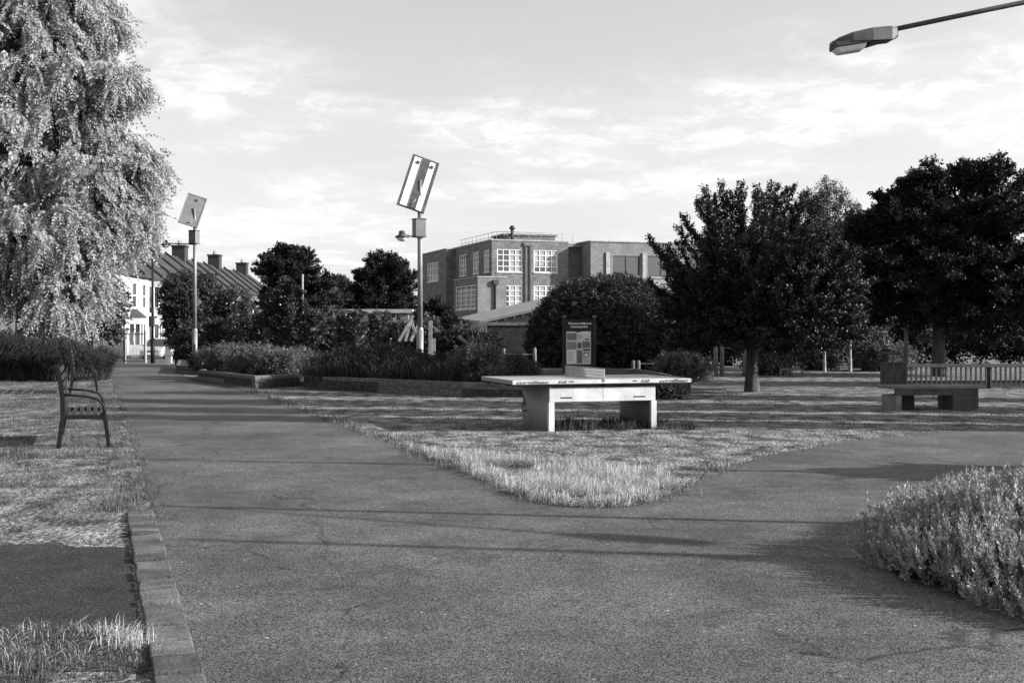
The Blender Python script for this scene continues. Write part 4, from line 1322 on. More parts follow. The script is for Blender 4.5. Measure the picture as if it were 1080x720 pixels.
for i, (x, y, rx, h, lab) in enumerate(((-12.15, 34.3, 1.15, .95, 'strappy leaved hedge plant nearest the path, right end of the row'), (-13.3, 34.6, 1.4, 1.25, 'strappy leaved hedge plant, second from the path'),
                                        (-15.4, 34.8, 1.5, 1.25, 'strappy leaved hedge plant at the left edge, by the tree trunk'), (-17.8, 35, 1.6, 1.2, 'strappy leaved hedge plant beyond the left picture edge'))):
    strappy(lab, x, y, rx, 1.4, h, 8000, 'grass_dark', 'strappy plants forming the hedge behind the benches')
for q in range(2):
    pass

# =================================================================== PLANTS IN THE BEDS
bed_plants = [ # px, base Y, radius m, height, mat, label
    (222, 36, .75, .60, 'leaf_mid', 'dark bushy plant at the corner of the lit raised bed nearest the path'),
    (240, 34.5, .9, .85, 'leaf_silver', 'pale feathery bush at the path end of the lit raised bed'),
    (268, 32.6, .85, .85, 'leaf_silver', 'rounded grey bush in the middle of the lit raised bed'),
    (292, 32.0, .8, .72, 'leaf_silver', 'pale bushy herb above the lit end of the raised bed'),
    (316, 33.0, .6, .65, 'leaf_silver', 'bright low herb at the corner where two raised beds meet'),
    (346, 29.8, .7, .6, 'leaf_mid', 'dark low plant at the left end of the longest raised bed'),
    (372, 29.4, .8, .78, 'leaf_mid', 'dark upright plant left of the middle of the longest bed'),
    (404, 29.0, .8, .90, 'leaf_mid', 'bushy plant just left of the solar lamp in the long bed'),
    (430, 29.5, .6, .72, 'leaf_dark', 'dark plant hugging the foot of the nearer solar lamp'),
    (464, 28.5, .85, .6, 'leaf_dark', 'low dark plant right of the nearer solar lamp'),
    (503, 27.5, .7, 1.0, 'leaf_silver', 'tall pale flowering weed left of the tennis table'),
    (535, 28.5, .8, .6, 'leaf_mid', 'low leafy plant behind the left corner of the tennis table')]
for px, Y, r, h, m, lab in bed_plants:
    b = at(px, 348, Y); base = (b.x, Y, .24)
    shrub('bed_plant', lab, 'plants growing in the raised beds', base,
          [[0, 0, h * .45, r * .8, r * .7, h * .5], [-.45 * r, .1, h * .35, r * .6, r * .6, h * .4], [.5 * r, -.1, h * .35, r * .6, r * .6, h * .42]], m,
          cat='plant', clumps=520, per=28, rc=.07, leaf=.05, core=.6, outw=.7, flat=1.1, twig=.25, up=.6)
for px, Y, h, lab in ((384, 28.6, .9, 'spiky grass tuft standing in the long bed, left of the lamp'), (350, 29.0, .8, 'spiky grass tuft at the left end of the longest bed'),
                      (420, 28.0, .8, 'spiky grass tuft directly left of the nearer solar lamp'), (470, 27.4, .7, 'spiky grass tuft directly right of the nearer solar lamp')):
    b = at(px, 348, Y); strappy(lab, b.x, Y, .8, .5, h * .72, 420, 'grass_dark', 'spiky tufts in the long raised bed', name='spiky_tuft', z0=.24, wid=.008)
b = at(520, 348, 25.9); base = (b.x, 25.9, 0)
shrub('bed_plant', 'leafy weed spilling over the bed front under the table corner', 'plants growing in the raised beds', base,
      [[0, 0, .3, .5, .35, .32], [.35, 0, .22, .45, .3, .25], [-.35, .1, .25, .35, .3, .25]], 'leaf_mid', cat='plant', clumps=220, per=26, rc=.09, leaf=.08, core=.7)
b = at(697, 348, 24.6); base = (b.x, 24.6, 0)
shrub('bed_plant', 'dark weed spilling over the bed corner right of the table', 'plants growing in the raised beds', base,
      [[0, 0, .22, .42, .28, .26], [.3, 0, .15, .3, .2, .18]], 'leaf_mid', cat='plant', clumps=160, per=26, rc=.08, leaf=.07, core=.7)

# =================================================================== SHRUB AT LOWER RIGHT
mb = MB(); mb.add([(4.35 + 1.4 * (1 + .07 * math.sin(5 * a) + .05 * math.sin(11 * a)) * math.cos(a), 7.1 + 1.45 * (1 + .07 * math.sin(4 * a + 1) + random.uniform(-.02, .02)) * math.sin(a), .009) for a in [i * math.pi / 24 for i in range(48)]], [tuple(range(48))])
tag(mb.build('planting_soil', 'soil'), kind='structure')
SB = empty('corner_shrub', (3.9, 7.05, 0), 'low shrub with upright pale shoots in the lower right corner', 'shrub')
blb = [[0, -.1, .04, 1.50, 1.65, .36], [.25, 1.1, .02, 1.1, 1.2, .36], [1.1, -.3, .02, 1.4, 1.5, .38]]
P, N = sample_blobs(blb, 6500, .88, 1.0)
P[:, 2] = np.abs(P[:, 2]); N[:, 2] = np.abs(N[:, 2])
_m = .78 + .75 * vnoise(P[:, 0] * 1.6 + 20, P[:, 1] * 1.6 + 20); P[:, 2] *= _m; P[:, :2] *= (.86 + .22 * vnoise(np.arctan2(P[:, 1], P[:, 0]) * 3 + 9, P[:, 0] * 0 + 3))[:, None]
per = 16
sh = np.repeat(P, per, 0); nn = np.repeat(N, per, 0)
ax = unit(N * .55 + np.array([0, 0, .8]) + rng.normal(size=N.shape) * .28); ax = np.repeat(ax, per, 0)
t = np.tile(np.linspace(0, 1, per), len(P)); SL = np.repeat(rng.uniform(.05, .15, len(P)), per)
pos = sh + ax * (t * SL)[:, None]
phi = np.tile(np.arange(per) * 2.4, len(P)) + np.repeat(rng.uniform(0, 6, len(P)), per)
r0 = unit(np.cross(ax, np.array([.3, .2, 1.0]))); r1 = np.cross(ax, r0)
dd = unit(ax * (.55 + .7 * t)[:, None] + (r0 * np.cos(phi)[:, None] + r1 * np.sin(phi)[:, None]) * .55)
LL = rng.uniform(.022, .04, len(pos)) * (1.1 - .3 * t)
V = leaf_quads(pos, dd, LL, LL * .2)
link('foliage', quads_mesh(V, 'foliage'), 'shoot', SB)
V = np.concatenate([core_quads(b_[:5] + [b_[5] * .8], .82) for b_ in blb]); link('shade_core', quads_mesh(V, 'inner'), 'leaf_dark', SB)  # solid dark core: shade between the shoots put into its colour

# =================================================================== MIDDLE DISTANCE GREENERY
b = at(198, 348, 52); base = (b.x, 52, gz(52))
mk('ivy_tree', 'dark rounded tree clad in ivy behind the farther solar lamp', None, 196, 52,
   [(200, 322, 52, 34, 34), (192, 345, 52, 20, 34), (215, 345, 52, 26, 36), (190, 305, 52, 22, 18), (222, 318, 52, 16, 22), (248, 322, 52, 18, 22)], 'leaf_ivy', 1.0, .15,
   clumps=2400, per=24, rc=.12, leaf=.10, core=.88, outw=1.1, twig=.3)
hedge_run('ivy_hedge', 'long ivy hedge running behind the raised beds', at(205, 0, 49).x, at(470, 0, 49).x, 49, 2.3, 'leaf_ivy', depth=1.4, step=1.0,
          clumps=4200, per=22, rc=.1, leaf=.10, core=.95, outw=1.2, twig=.2)
bough_tree('leafy_bush', 'tall large leaved bush rising through the ivy hedge', None, 305, 47, [(306, 338, 47, 22, 26), (296, 318, 47, 12, 14), (328, 350, 47, 22, 18), (283, 350, 47, 16, 18), (304, 305, 47, 7, 12), (334, 330, 47, 8, 12), (318, 315, 47, 8, 10), (280, 322, 47, 8, 10)],
   'leaf_ivy', 1.0, .08, nb=90, n=520, leaf=0.11, r0=0.3, core=0.36)
bough_tree('background_tree', 'dark broad tree right of the terrace chimneys', 'trees behind the hedge', 306, 85, [(306, 292, 85, 36, 28), (290, 285, 85, 20, 20), (318, 278, 85, 18, 16), (300, 270, 85, 16, 11), (335, 300, 85, 18, 22), (306, 325, 85, 42, 20)],
   'leaf_dark', 3.0, .25, nb=170, n=900, leaf=0.14, r0=0.6, core=0.36)
bough_tree('background_tree', 'paler distant tree between the two dark ones', 'trees behind the hedge', 352, 105, [(350, 312, 105, 26, 20), (365, 320, 105, 20, 18), (335, 318, 105, 18, 16)],
   'leaf_mid', 3.0, .25, nb=120, n=700, leaf=0.18, r0=0.7, core=0.6)
bough_tree('background_tree', 'dark rounded tree left of the nearer solar lamp', 'trees behind the hedge', 404, 88, [(404, 300, 88, 34, 28), (385, 305, 88, 18, 20), (420, 290, 88, 18, 18), (402, 280, 88, 20, 13), (404, 328, 88, 40, 18), (432, 305, 88, 12, 20)],
   'leaf_dark', 3.0, .25, nb=170, n=900, leaf=0.14, r0=0.6, core=0.36)
bough_tree('background_tree', 'small dark tree between the nearer solar lamp and the school', 'trees behind the hedge', 460, 58, [(458, 333, 58, 20, 18), (470, 345, 58, 20, 18), (446, 345, 58, 14, 16)],
   'leaf_dark', 1.6, .12, nb=80, n=600, leaf=0.1, r0=0.35, core=0.36)
hedge_run('hedge', 'dark mass of shrubs below the school, behind the leaning timbers', at(440, 0, 46).x, at(515, 0, 46).x, 46, 1.5, 'leaf_dark', depth=1.5, step=.9, clumps=1000, per=26, rc=.12, leaf=.1, core=.88)
# distant greenery that closes the horizon
hedge_run('distant_hedge', 'distant line of trees along the horizon behind the houses', -70, 90, 190, 7.5, 'leaf_mid', depth=8, step=7, clumps=1600, per=22, rc=1.0, leaf=.8, core=.95)

# leaning timber play frames
def timbers(name, label, segs, Y, w=.1, mat='pale_timber', cat='timber frame'):
    p0 = at(segs[0][0], 348, Y); root = empty(name, (p0.x, Y, 0), label, cat)
    for (a, b_, c, d, yo) in segs:
        A = at(a, b_, Y); B_ = at(c, d, Y)
        mb = MB(); mb.bar((A.x - p0.x, yo, A.z), (B_.x - p0.x, yo + .15, B_.z), w, w, up=(0, 1, 0)); mb.build('timber', mat, root, bevel=.008)
    return root
timbers('climbing_frame', 'leaning pale timber frame behind the nearer solar lamp', [(420.5, 360, 435.5, 332.5, 0), (432.5, 360, 444, 335, .3), (427, 360, 434, 334, .15), (438, 352, 432, 335, .2)], 40)
timbers('timber_post', 'upright white timber with a short one beside it, right of the lamp', [(453.5, 396, 453.8, 338, 0), (457, 396, 457, 357, .1)], 39, w=.13, cat='post')
timbers('plank', 'pale plank leaning down against the board fence', [(484, 355, 498, 365.5, 0)], 43, w=.12, cat='plank')
# board fence
bf = at(479, 0, 47); root = empty('board_fence', (bf.x, 47, 0), 'weathered vertical board fence left of the brick garden wall', 'fence')
mb = MB()
for i in range(12):
    mb.span((i * .115, 0, -.05), (i * .115 + .095, .02, 1.78 + random.uniform(-.07, .05)))
mb.build('boards', 'post_wood', root)
for zq in (.4, 1.35): mb = MB(); mb.span((-.05, -.05, zq), (1.4, -.002, zq + .08)); mb.build('rail', 'post_wood', root)
for x in (.25, .95): mb = MB(); mb.span((x, -.14, -.05), (x + .09, -.052, 1.9)); mb.build('post', 'post_wood', root)
# brick garden wall with coping
wx = at(503, 0, 50).x; root = empty('garden_wall', (wx, 50, gz(50)), 'dark brick garden wall with pale coping, left of the domed bush', 'wall')
mb = MB(); mb.span((0, 0, -.1), (5.2, .22, 1.78)); mb.build('wall', 'brick_dark', root)
mb = MB()
for i in range(17): mb.span((i * .31, -.04, 1.782), (i * .31 + .3, .26, 1.92 + random.uniform(-.01, .01)))
mb.build('coping', 'brick_pale', root)

# lean-to building
def solid(root, name, mat, pts_top, zbot):
    mb = MB(); mb.hexa([(p[0], p[1], zbot) for p in pts_top], pts_top); return mb.build(name, mat, root)
ox, oy = at(508, 0, 62).x, 62
root = empty('lean_to', (ox, oy, gz(62)), 'low building with a pale sloping roof in front of the school', 'building')
def q(px, py, Y): p = at(px, py, Y); return (p.x - ox, p.y - oy, p.z - gz(62))
rt = [q(506, 338.5, 62), q(600, 317.5, 62), q(600, 308, 74), q(481, 335.5, 74)]
mb = MB(); mb.hexa([(a, b_, c - .14) for a, b_, c in rt], rt); mb.build('roof', 'shed_roof', root)
wt_ = [(rt[0][0] + .3, .3, rt[0][2] - .1), (rt[1][0], .3, rt[1][2] - .15), (rt[2][0], rt[2][1] - .3, rt[2][2] - .15), (rt[3][0] + .3, rt[3][1] - .3, rt[3][2] - .1)]
solid(root, 'wall', 'brick_pale', wt_, -.2)
mb = MB()
for i in range(9):
    t0 = .08 + i * .1
    x = rt[0][0] + (rt[1][0] - rt[0][0]) * t0; z = rt[0][2] + (rt[1][2] - rt[0][2]) * t0 - .16
    mb.span((x, .0, z - .12), (x + .08, .29, z))
mb.build('rafter_ends', 'post_wood', root)
# low pale shed beyond the hedge
sx = at(350, 0, 76).x; root = empty('garden_shed', (sx, 76, gz(76)), 'low flat roofed shed with pale fascia and windows above the hedge', 'shed')
hs = at(0, 326, 76).z - gz(76)
mb = MB(); mb.wall('x', 0, 0, 5.1, 0, hs - .25, .12, [(1.0 + i * .75, 1.55 + i * .75, hs - .7, hs - .32) for i in range(5)]); mb.span((0, .13, 0), (5.1, 3, hs - .25)); mb.build('wall', 'brick_pale', root)
mb = MB(); mb.span((-.2, -.2, hs - .25), (5.4, 3.2, hs)); mb.build('roof', 'render_white', root)
for i in range(5):
    mb = MB(); mb.span((1.0 + i * .75, .04, hs - .7), (1.55 + i * .75, .06, hs - .32)); w_ = mb.build('window', 'glass', root)
    mb = MB(); mb.span((1.26 + i * .75, .01, hs - .7), (1.29 + i * .75, .038, hs - .32)); mb.build('frame', 'window_white', w_)

# =================================================================== SCHOOL
SC = empty('school_building', (1.9, 110, gz(110)), 'large flat roofed brick school building with white gridded windows', 'building', rz=R(18))
z0 = gz(110)
def zz_(py, d): return CAM_H - (py - 348) * d / F - z0
RZ = zz_(253.5, 110)
SILL2, HEAD2 = zz_(286.5, 110), zz_(262.3, 110)
SILL1, HEAD1 = zz_(323.5, 110), zz_(300.3, 110)
def make_window(parent, axis, p, u0, u1, z0_, z1_, nv, nh, sgn=-1, blind=None, mat='window_white', thick=.07):
    """window in a wall along axis at coordinate p; frame stands at p, pane behind it"""
    fr = MB(); w = .075
    def sp(a0, a1, b0, b1, d0, d1):
        if axis == 'x': fr_.span((a0, p + d0, b0), (a1, p + d1, b1))
        else: fr_.span((p + d0, a0, b0), (p + d1, a1, b1))
    fr_ = fr
    sp(u0, u0 + w, z0_, z1_, .04, .12); sp(u1 - w, u1, z0_, z1_, .04, .12); sp(u0 + w, u1 - w, z0_, z0_ + w, .04, .12); sp(u0 + w, u1 - w, z1_ - w, z1_, .04, .12)
    for i in range(1, nv):
        c = u0 + (u1 - u0) * i / nv; t = thick if (i * 2 == nv) else thick * .6
        sp(c - t / 2 * 1.2, c + t / 2 * 1.2, z0_ + w, z1_ - w, .05, .11)
    for j in range(1, nh):
        c = z0_ + (z1_ - z0_) * j / nh
        sp(u0 + w, u1 - w, c - thick * .35, c + thick * .35, .045, .105)
    f = fr.build('window', mat, parent)
    fr_ = MB(); sp(u0, u1, z0_, z1_, .13, .15); fr_.build('pane', 'glass', f)
    if blind is not None:
        a, b_, c, d = blind
        fr_ = MB(); sp(u0 + (u1 - u0) * a, u0 + (u1 - u0) * b_, z0_ + (z1_ - z0_) * c, z0_ + (z1_ - z0_) * d, .118, .127); fr_.build('blind', 'blind', f)
    fr_ = MB(); sp(u0 - .08, u1 + .08, z0_ - .13, z0_ - .003, -.07, .04); fr_.build('sill', 'concrete', f)
    return f
# main block, local x along the front, y going back
front_holes = [(.55, 3.1, SILL2, HEAD2), (4.35, 6.85, SILL2, HEAD2), (.55, 3.1, SILL1, HEAD1), (4.35, 6.85, SILL1, HEAD1)]
mb = MB(); mb.wall('x', 0, 0, 8.0, 0, RZ, .3, front_holes)
side_holes = [(.75, 1.95, SILL2, HEAD2), (3.0, 4.55, SILL2, HEAD2), (6.6, 8.6, SILL2, HEAD2)]
side_holes = [(.8, 2.5, SILL2, HEAD2), (4.0, 6.0, SILL2, HEAD2), (8.0, 10.6, SILL2, HEAD2)]
mb.wall('y', 0, .3, 13.0, 0, RZ, .3, side_holes)
mb.span((.32, 12.7, 0), (9.6, 13.0, RZ)); mb.span((.32, 1.2, 0), (7.9, 12.6, RZ - .4))
mb.build('wall', 'brick', SC)
mb = MB(); mb.span((-.06, -.06, RZ), (8.06, .34, RZ + .14)); mb.span((-.06, .342, RZ), (.34, 13.06, RZ + .14)); mb.build('parapet_coping', 'concrete', SC)
for i, h in enumerate(front_holes):
    make_window(SC, 'x', 0, *h, 4, 4, blind=[(.5, 1, 0, 1), (0, 1, .3, 1), (.5, 1, 0, 1), (0, 1, .0, 1)][i])
for h in side_holes:
    make_window(SC, 'y', 0, *h, 4, 4, blind=(.1, .9, .1, .7))
# paler buttress strip between windows
mb = MB(); mb.span((3.35, -.10, 0), (3.50, -.002, RZ - .2)); mb.span((3.85, -.10, 0), (4.0, -.002, RZ - .2)); mb.build('drain_pipe', 'ink', SC)
mb = MB(); mb.span((3.25, -.16, RZ - .45), (4.1, -.002, RZ - .15)); mb.build('pipe_hopper', 'brick', SC)
# recessed link
mb = MB(); mb.wall('x', .9, 8.0, 9.7, 0, RZ - .1, .3); mb.build('recessed_wall', 'brick', SC)
mb = MB(); mb.span((8.0, .85, RZ - .1), (9.6, 1.2, RZ)); mb.build('parapet_coping', 'concrete', SC)
# right wing
WZ = zz_(254.5, 111)
wh = [(12.0, 14.9, zz_(290.5, 112), zz_(269.5, 112)), (15.8, 18.8, zz_(292, 113.5), zz_(270, 113.5)), (12.0, 14.9, 2.3, 4.6), (15.8, 18.8, 2.3, 4.6), (20, 23, zz_(292, 113.5), zz_(270, 113.5))]
mb = MB(); mb.wall('x', -1.8, 9.6, 26, 0, WZ, .3, wh); mb.span((9.6, -1.5, 0), (9.9, 3, WZ)); mb.span((9.92, -.9, 0), (26, 8, WZ - .3)); mb.build('wing_wall', 'brick_pale', SC)
mb = MB(); mb.span((9.5, -1.9, WZ), (26.1, -1.4, WZ + .12)); mb.span((9.5, -1.398, WZ), (9.96, 3, WZ + .12)); mb.build('parapet_coping', 'concrete', SC)
mb = MB()
for u in (11.2, 15.15, 19.2): mb.span((u, -1.95, 2.0), (u + .4, -1.803, WZ - 1.0))
mb.build('pilaster', 'concrete', SC)
mb = MB()
for h in wh[:2]: mb.span((h[0], -1.86, h[2] - 1.3), (h[1], -1.803, h[2] - .35))
mb.build('spandrel_panel', 'shed_roof', SC)
for h in wh: make_window(SC, 'x', -1.8, *h, 2, 1, mat='galv_dark')
# left rear wing
LZ = zz_(263.5, 122)
mb = MB(); mb.wall('y', -1.0, 12.3, 22, 0, LZ, .3, [(15.0, 19.5, zz_(297, 126), zz_(277, 126))]); mb.wall('x', 12.0, -1.0, -.002, 0, LZ, .3)
mb.span((-.68, 12.7, 0), (8, 22, LZ - .3)); mb.build('wing_wall', 'brick', SC)
make_window(SC, 'y', -1.0, 15.0, 19.5, zz_(297, 126), zz_(277, 126), 4, 3, blind=(.0, 1, .3, 1))
mb = MB(); mb.span((-1.08, 11.94, LZ), (-.002, 12.3, LZ + .12)); mb.span((-1.08, 12.302, LZ), (-.66, 22, LZ + .12)); mb.build('parapet_coping', 'concrete', SC)
# small annex at the front corner
AZ = zz_(292, 106)
mb = MB(); ah = [(.35, 3.0, zz_(326, 107), zz_(300, 107))]
ax0, ax1, ay0, ay1 = -2.3, .55, -2.6, -.003
ah = [(ay0 + .6, 5.0 - .6, zz_(326, 108), zz_(300.5, 108))]
mb.wall('x', ay0, ax0, ax1, 0, AZ, .3); mb.wall('y', ax0, ay0 + .3, 5.0, 0, AZ, .3, ah)
mb.span((ax0 + .5, ay0 + .32, 0), (ax1, -.01, AZ - .1)); mb.span((ax0 + .5, 0.002, 0), (-.02, 4.9, AZ - .1)); mb.build('annex_wall', 'brick_pale', SC)
make_window(SC, 'y', ax0, *ah[0], 4, 5, blind=(.05, .95, .1, .9))
mb = MB(); mb.span((ax0 - .06, ay0 - .06, AZ), (ax1 + .04, ay0 + .32, AZ + .12)); mb.span((ax0 - .06, ay0 + .322, AZ), (ax0 + .34, 5.05, AZ + .12)); mb.build('parapet_coping', 'concrete', SC)
mb = MB(); mb.tube([(-.55, ay0 - .12, 0), (-.55, ay0 - .12, AZ - .3)], .11, seg=8); mb.box((-.55, ay0 - .16, AZ - .45), (.5, .28, .45)); mb.build('drain_pipe', 'ink', SC)
# roof
mb = MB(); mb.span((.32, .36, RZ - .398), (9.5, 13, RZ - .2)); mb.build('roof', 'shed_roof', SC)
mb = MB(); mb.span((2.2, 2.5, RZ - .19), (7.6, 6, RZ + .75)); mb.span((2.0, 2.3, RZ + .752), (7.8, 6.2, RZ + .92)); mb.build('roof_room', 'brick', SC)
mb = MB(); mb.tube([(2.9, 2.2, RZ), (2.9, 2.2, RZ + 1.35)], .17, seg=10); mb.tube([(2.9, 2.2, RZ + 1.35), (2.9, 2.2, RZ + 1.5), (2.9, 2.2, RZ + 1.7), (2.9, 2.2, RZ + 1.72)], [.30, .30, .16, .05], seg=10)
mb.build('vent_pipe', 'ink', SC)
mb = MB()
pr = .025
for (a, b_) in (((.8, .9), (9.0, 1.2)), ((.8, .9), (.6, 12))):
    for hq in (.95, .5):
        mb.tube([(a[0], a[1], RZ + hq), (b_[0], b_[1], RZ + hq)], pr, seg=5)
for i in range(8): mb.tube([(.8 + i * 1.17, .9 + i * .042, RZ - .2), (.8 + i * 1.17, .9 + i * .042, RZ + .95)], pr, seg=5)
for i in range(1, 10): mb.tube([(.8 - i * .02, .9 + i * 1.2, RZ - .2), (.8 - i * .02, .9 + i * 1.2, RZ + .95)], pr, seg=5)
mb.build('roof_railing', 'galv', SC)

# =================================================================== TERRACED HOUSES
HW, HE, HR_, XF = 5.6, 6.9, 10.0, -28.0
ZH = gz(100)
def make_house(i, y0):
    white = i in (0, 1, 2, 3)
    lab = ['white rendered', 'pale rendered'][i % 2] if white else 'brick'
    ordn = ['nearest', 'second', 'third', 'fourth', 'fifth', 'sixth', 'seventh', 'eighth', 'ninth', 'tenth', 'eleventh', 'twelfth', 'thirteenth', 'farthest'][i]
    root = empty('terraced_house', (XF, y0, ZH), f'{ordn} terraced house along the street from the park gate, {lab} front', 'house', 'terraced houses beyond the gate')
    wm = 'render_white' if white else 'brick'
    up = [(.6, 1.75, 4.1, 6.0), (3.3, 4.7, 4.1, 6.0)]; dn = [(.55, 1.45, .2, 2.3)]
    mb = MB(); mb.wall('y', -.3, .02, HW - .02, 0, HE, .3, up + dn)
    mb.span((-8, .02, 0), (-.32, HW - .02, HE - .1))
    # gable triangle toward the camera
    mb.add([(-8, .03, HE - .1), (0, .03, HE - .1), (-4, .03, HR_ - .1), (-8, .2, HE - .1), (0, .2, HE - .1), (-4, .2, HR_ - .1)], [(0, 1, 2), (5, 4, 3), (0, 3, 4, 1), (1, 4, 5, 2), (2, 5, 3, 0)])
    mb.build('wall', wm, root)
    mb = MB()
    for sg in (0, 1):
        xe = .35 if sg == 0 else -8.35
        ze = HE - .3
        mb.hexa([(-4, .0, HR_ - .02), (xe, .0, ze), (xe, HW, ze), (-4, HW, HR_ - .02)], [(-4, .0, HR_ + .12), (xe, .0, ze + .12), (xe, HW, ze + .12), (-4, HW, HR_ + .12)])
    rf = mb.build('roof', 'slate', root)
    mb = MB()
    mb.hexa([(-4, -.14, HR_ + .13), (.35, -.14, HE - .17), (.35, .14, HE - .17), (-4, .14, HR_ + .13)], [(-4, -.14, HR_ + .38), (.35, -.14, HE + .10), (.35, .14, HE + .10), (-4, .14, HR_ + .38)])
    mb.build('parapet', 'brick_dark', rf)
    for h in up:
        fr = MB(); fr.span((-.12, h[0], h[2]), (-.06, h[0] + .1, h[3])); fr.span((-.12, h[1] - .1, h[2]), (-.06, h[1], h[3])); fr.span((-.12, h[0] + .1, (h[2] + h[3]) / 2 - .04), (-.06, h[1] - .1, (h[2] + h[3]) / 2 + .04))
        f = fr.build('window', 'window_white', root)
        fr = MB(); fr.span((-.16, h[0], h[2]), (-.13, h[1], h[3])); fr.build('pane', 'glass', f)
    h = dn[0]; mb = MB(); mb.span((-.2, h[0], h[2]), (-.14, h[1], h[3])); mb.build('door', 'ink', root)
    # two storey bay
    storeys = (0.1, 3.35) if i % 2 == 0 else (0.1,)
    mb = MB(); gl = MB(); wf = MB()
    for zb in storeys:
        by0, by1 = 2.4, 5.0
        poly = [(0.003, by0), (.75, by0 + .55), (.75, by1 - .55), (0.003, by1)]
        mb = MB(); mb.prism(poly, zb, zb + .85); mb.build('bay_wall', wm, root); mb = MB(); mb.prism(poly, zb + 2.55, zb + 3.1); mb.build('bay_wall', wm, root)
        inn = [(0.003, by0 + .1), (.68, by0 + .6), (.68, by1 - .6), (0.003, by1 - .1)]
        gl.prism(inn, zb + .852, zb + 2.548)
        for (x, y) in poly[1:3] + [(.36, by0 + .27), (.36, by1 - .27), (.745, (by0 + by1) / 2)]: wf.span((x - .07, y - .06, zb + .852), (x + .005, y + .06, zb + 2.548))
    w_ = wf.build('bay_window', 'window_white', root); gl.build('pane', 'glass', w_)
    zt = storeys[-1] + 3.1
    mb = MB(); poly = [(0.003, 2.3), (.85, 2.9), (.85, 4.5), (0.003, 5.1)]
    mb.add([(x, y, zt) for x, y in poly] + [(0.003, 2.9, zt + .7), (0.003, 4.5, zt + .7)], [(0, 1, 4), (1, 2, 5, 4), (2, 3, 5), (3, 0, 4, 5), (3, 2, 1, 0)])
    mb.build('bay_roof', 'slate', root)
    if y0 in CH:
        hh = CH[y0]
        mb = MB(); mb.span((-4.6, -.75, HR_ - .9), (-3.2, .75, HR_ + hh)); mb.span((-4.7, -.85, HR_ + hh), (-3.1, .85, HR_ + hh + .18)); ch = mb.build('chimney', 'brick_dark', rf)
        for yy_ in (-.5, -.17, .17, .5):
            mb = MB(); mb.tube([(-3.9, yy_, HR_ + hh + .18), (-3.9, yy_, HR_ + hh + .62 + random.uniform(-.1, .1))], [.13, .1], seg=8); mb.build('chimney_pot', 'clay_pot', root)
    return root
Y0s = [round(85 + HW * i, 2) for i in range(14)]
CH = {Y0s[5]: 1.3, Y0s[7]: 1.2, Y0s[10]: 1.3, Y0s[13]: 1.3, Y0s[2]: 1.2}
for i, y0 in enumerate(Y0s): make_house(i, y0)

# =================================================================== GATE AND RAILINGS
def railing(name, label, pa, pb, h, cat, mat='galv', pitch=.12, r=.012):
    a = Vector((pa[0], pa[1], gz(pa[1]))); b_ = Vector((pb[0], pb[1], gz(pb[1])))
    L = (b_ - a).length; root = empty(name, tuple(a), label, cat, rz=math.atan2(b_.y - a.y, b_.x - a.x))
    mb = MB(); n = int(L / pitch)
    for i in range(n + 1): mb.tube([(i * pitch, 0, .08), (i * pitch, 0, h)], r, seg=6)
    mb.build('bars', mat, root)
    for zq in (.1, h - .15): mb = MB(); mb.span((0, -.02, zq), (L, .02, zq + .05)); mb.build('rail', mat, root)
    for x in (0, L): mb = MB(); mb.span((x - .045, -.045, -.1), (x + .045, .045, h + .06)); mb.build('post', mat, root)
    return root
railing('park_railing', 'steel railing left of the park gate, below the weeping tree', (at(104, 0, 60).x, 60), (at(130.5, 0, 60).x, 60), 1.65, 'railing')
gt = railing('park_gate', 'open steel park gate leaf with a small sign, left of the black post', (at(132, 0, 60).x, 60), (at(153.5, 0, 59).x, 59.0), 1.65, 'gate')
mb = MB(); mb.span((.42, -.06, 1.15), (.78, -.045, 1.55)); mb.build('sign_plate', 'poster_paper', gt)
p = at(178, 348, 60); root = empty('gate_post', (p.x, 60, gz(60)), 'pale square gate post at the right of the park entrance', 'post')
mb = MB(); mb.span((-.16, -.16, -.1), (.16, .16, 1.70)); mb.build('shaft', 'concrete', root, bevel=.01)
mb = MB(); mb.add([(-.18, -.18, 1.702), (.18, -.18, 1.702), (.18, .18, 1.702), (-.18, .18, 1.702), (0, 0, 1.80)], [(0, 1, 4), (1, 2, 4), (2, 3, 4), (3, 0, 4), (3, 2, 1, 0)]); mb.build('cap', 'concrete', root)
p = at(161, 348, 58.5); zt = at(0, 256, 58.5).z - gz(58.5); root = empty('lamp_column', (p.x, 58.5, gz(58.5)), 'tall thin black lamp column in the middle of the park entrance', 'lamp post')
mb = MB(); mb.tube([(0, 0, -.1), (0, 0, 1.3)], .11, seg=12); mb.tube([(0, 0, 1.3), (0, 0, zt)], [.065, .055], seg=12); mb.build('column', 'black_metal', root)
mb = MB(); mb.box((-.02, -.1, 2.15), (.26, .18, .55)); mb.box((-.02, -.09, 2.75), (.2, .12, .3)); mb.build('control_box', 'ink', root, bevel=.01)
mb = MB(); mb.tube([(0, 0, zt - .02), (0, 0, zt + .06), (0, 0, zt + .3), (0, 0, zt + .34)], [.06, .17, .2, .07], seg=12); mb.build('lantern', 'black_metal', root)
# litter bin beside the post
p = at(190, 348, 53); root = empty('litter_bin', (p.x, 53, gz(53)), 'dark round litter bin under the ivy tree, right of the gate post', 'bin')
mb = MB(); mb.tube([(0, 0, 0), (0, 0, .85)], [.24, .27], seg=16); mb.build('body', 'ink', root)
mb = MB(); mb.tube([(0, 0, .92), (0, 0, 1.02), (0, 0, 1.05)], [.28, .25, .1], seg=16); mb.tube([(-.22, 0, .85), (-.22, 0, .93)], .015, seg=6); mb.tube([(.22, 0, .85), (.22, 0, .93)], .015, seg=6); mb.build('lid', 'black_metal', root)

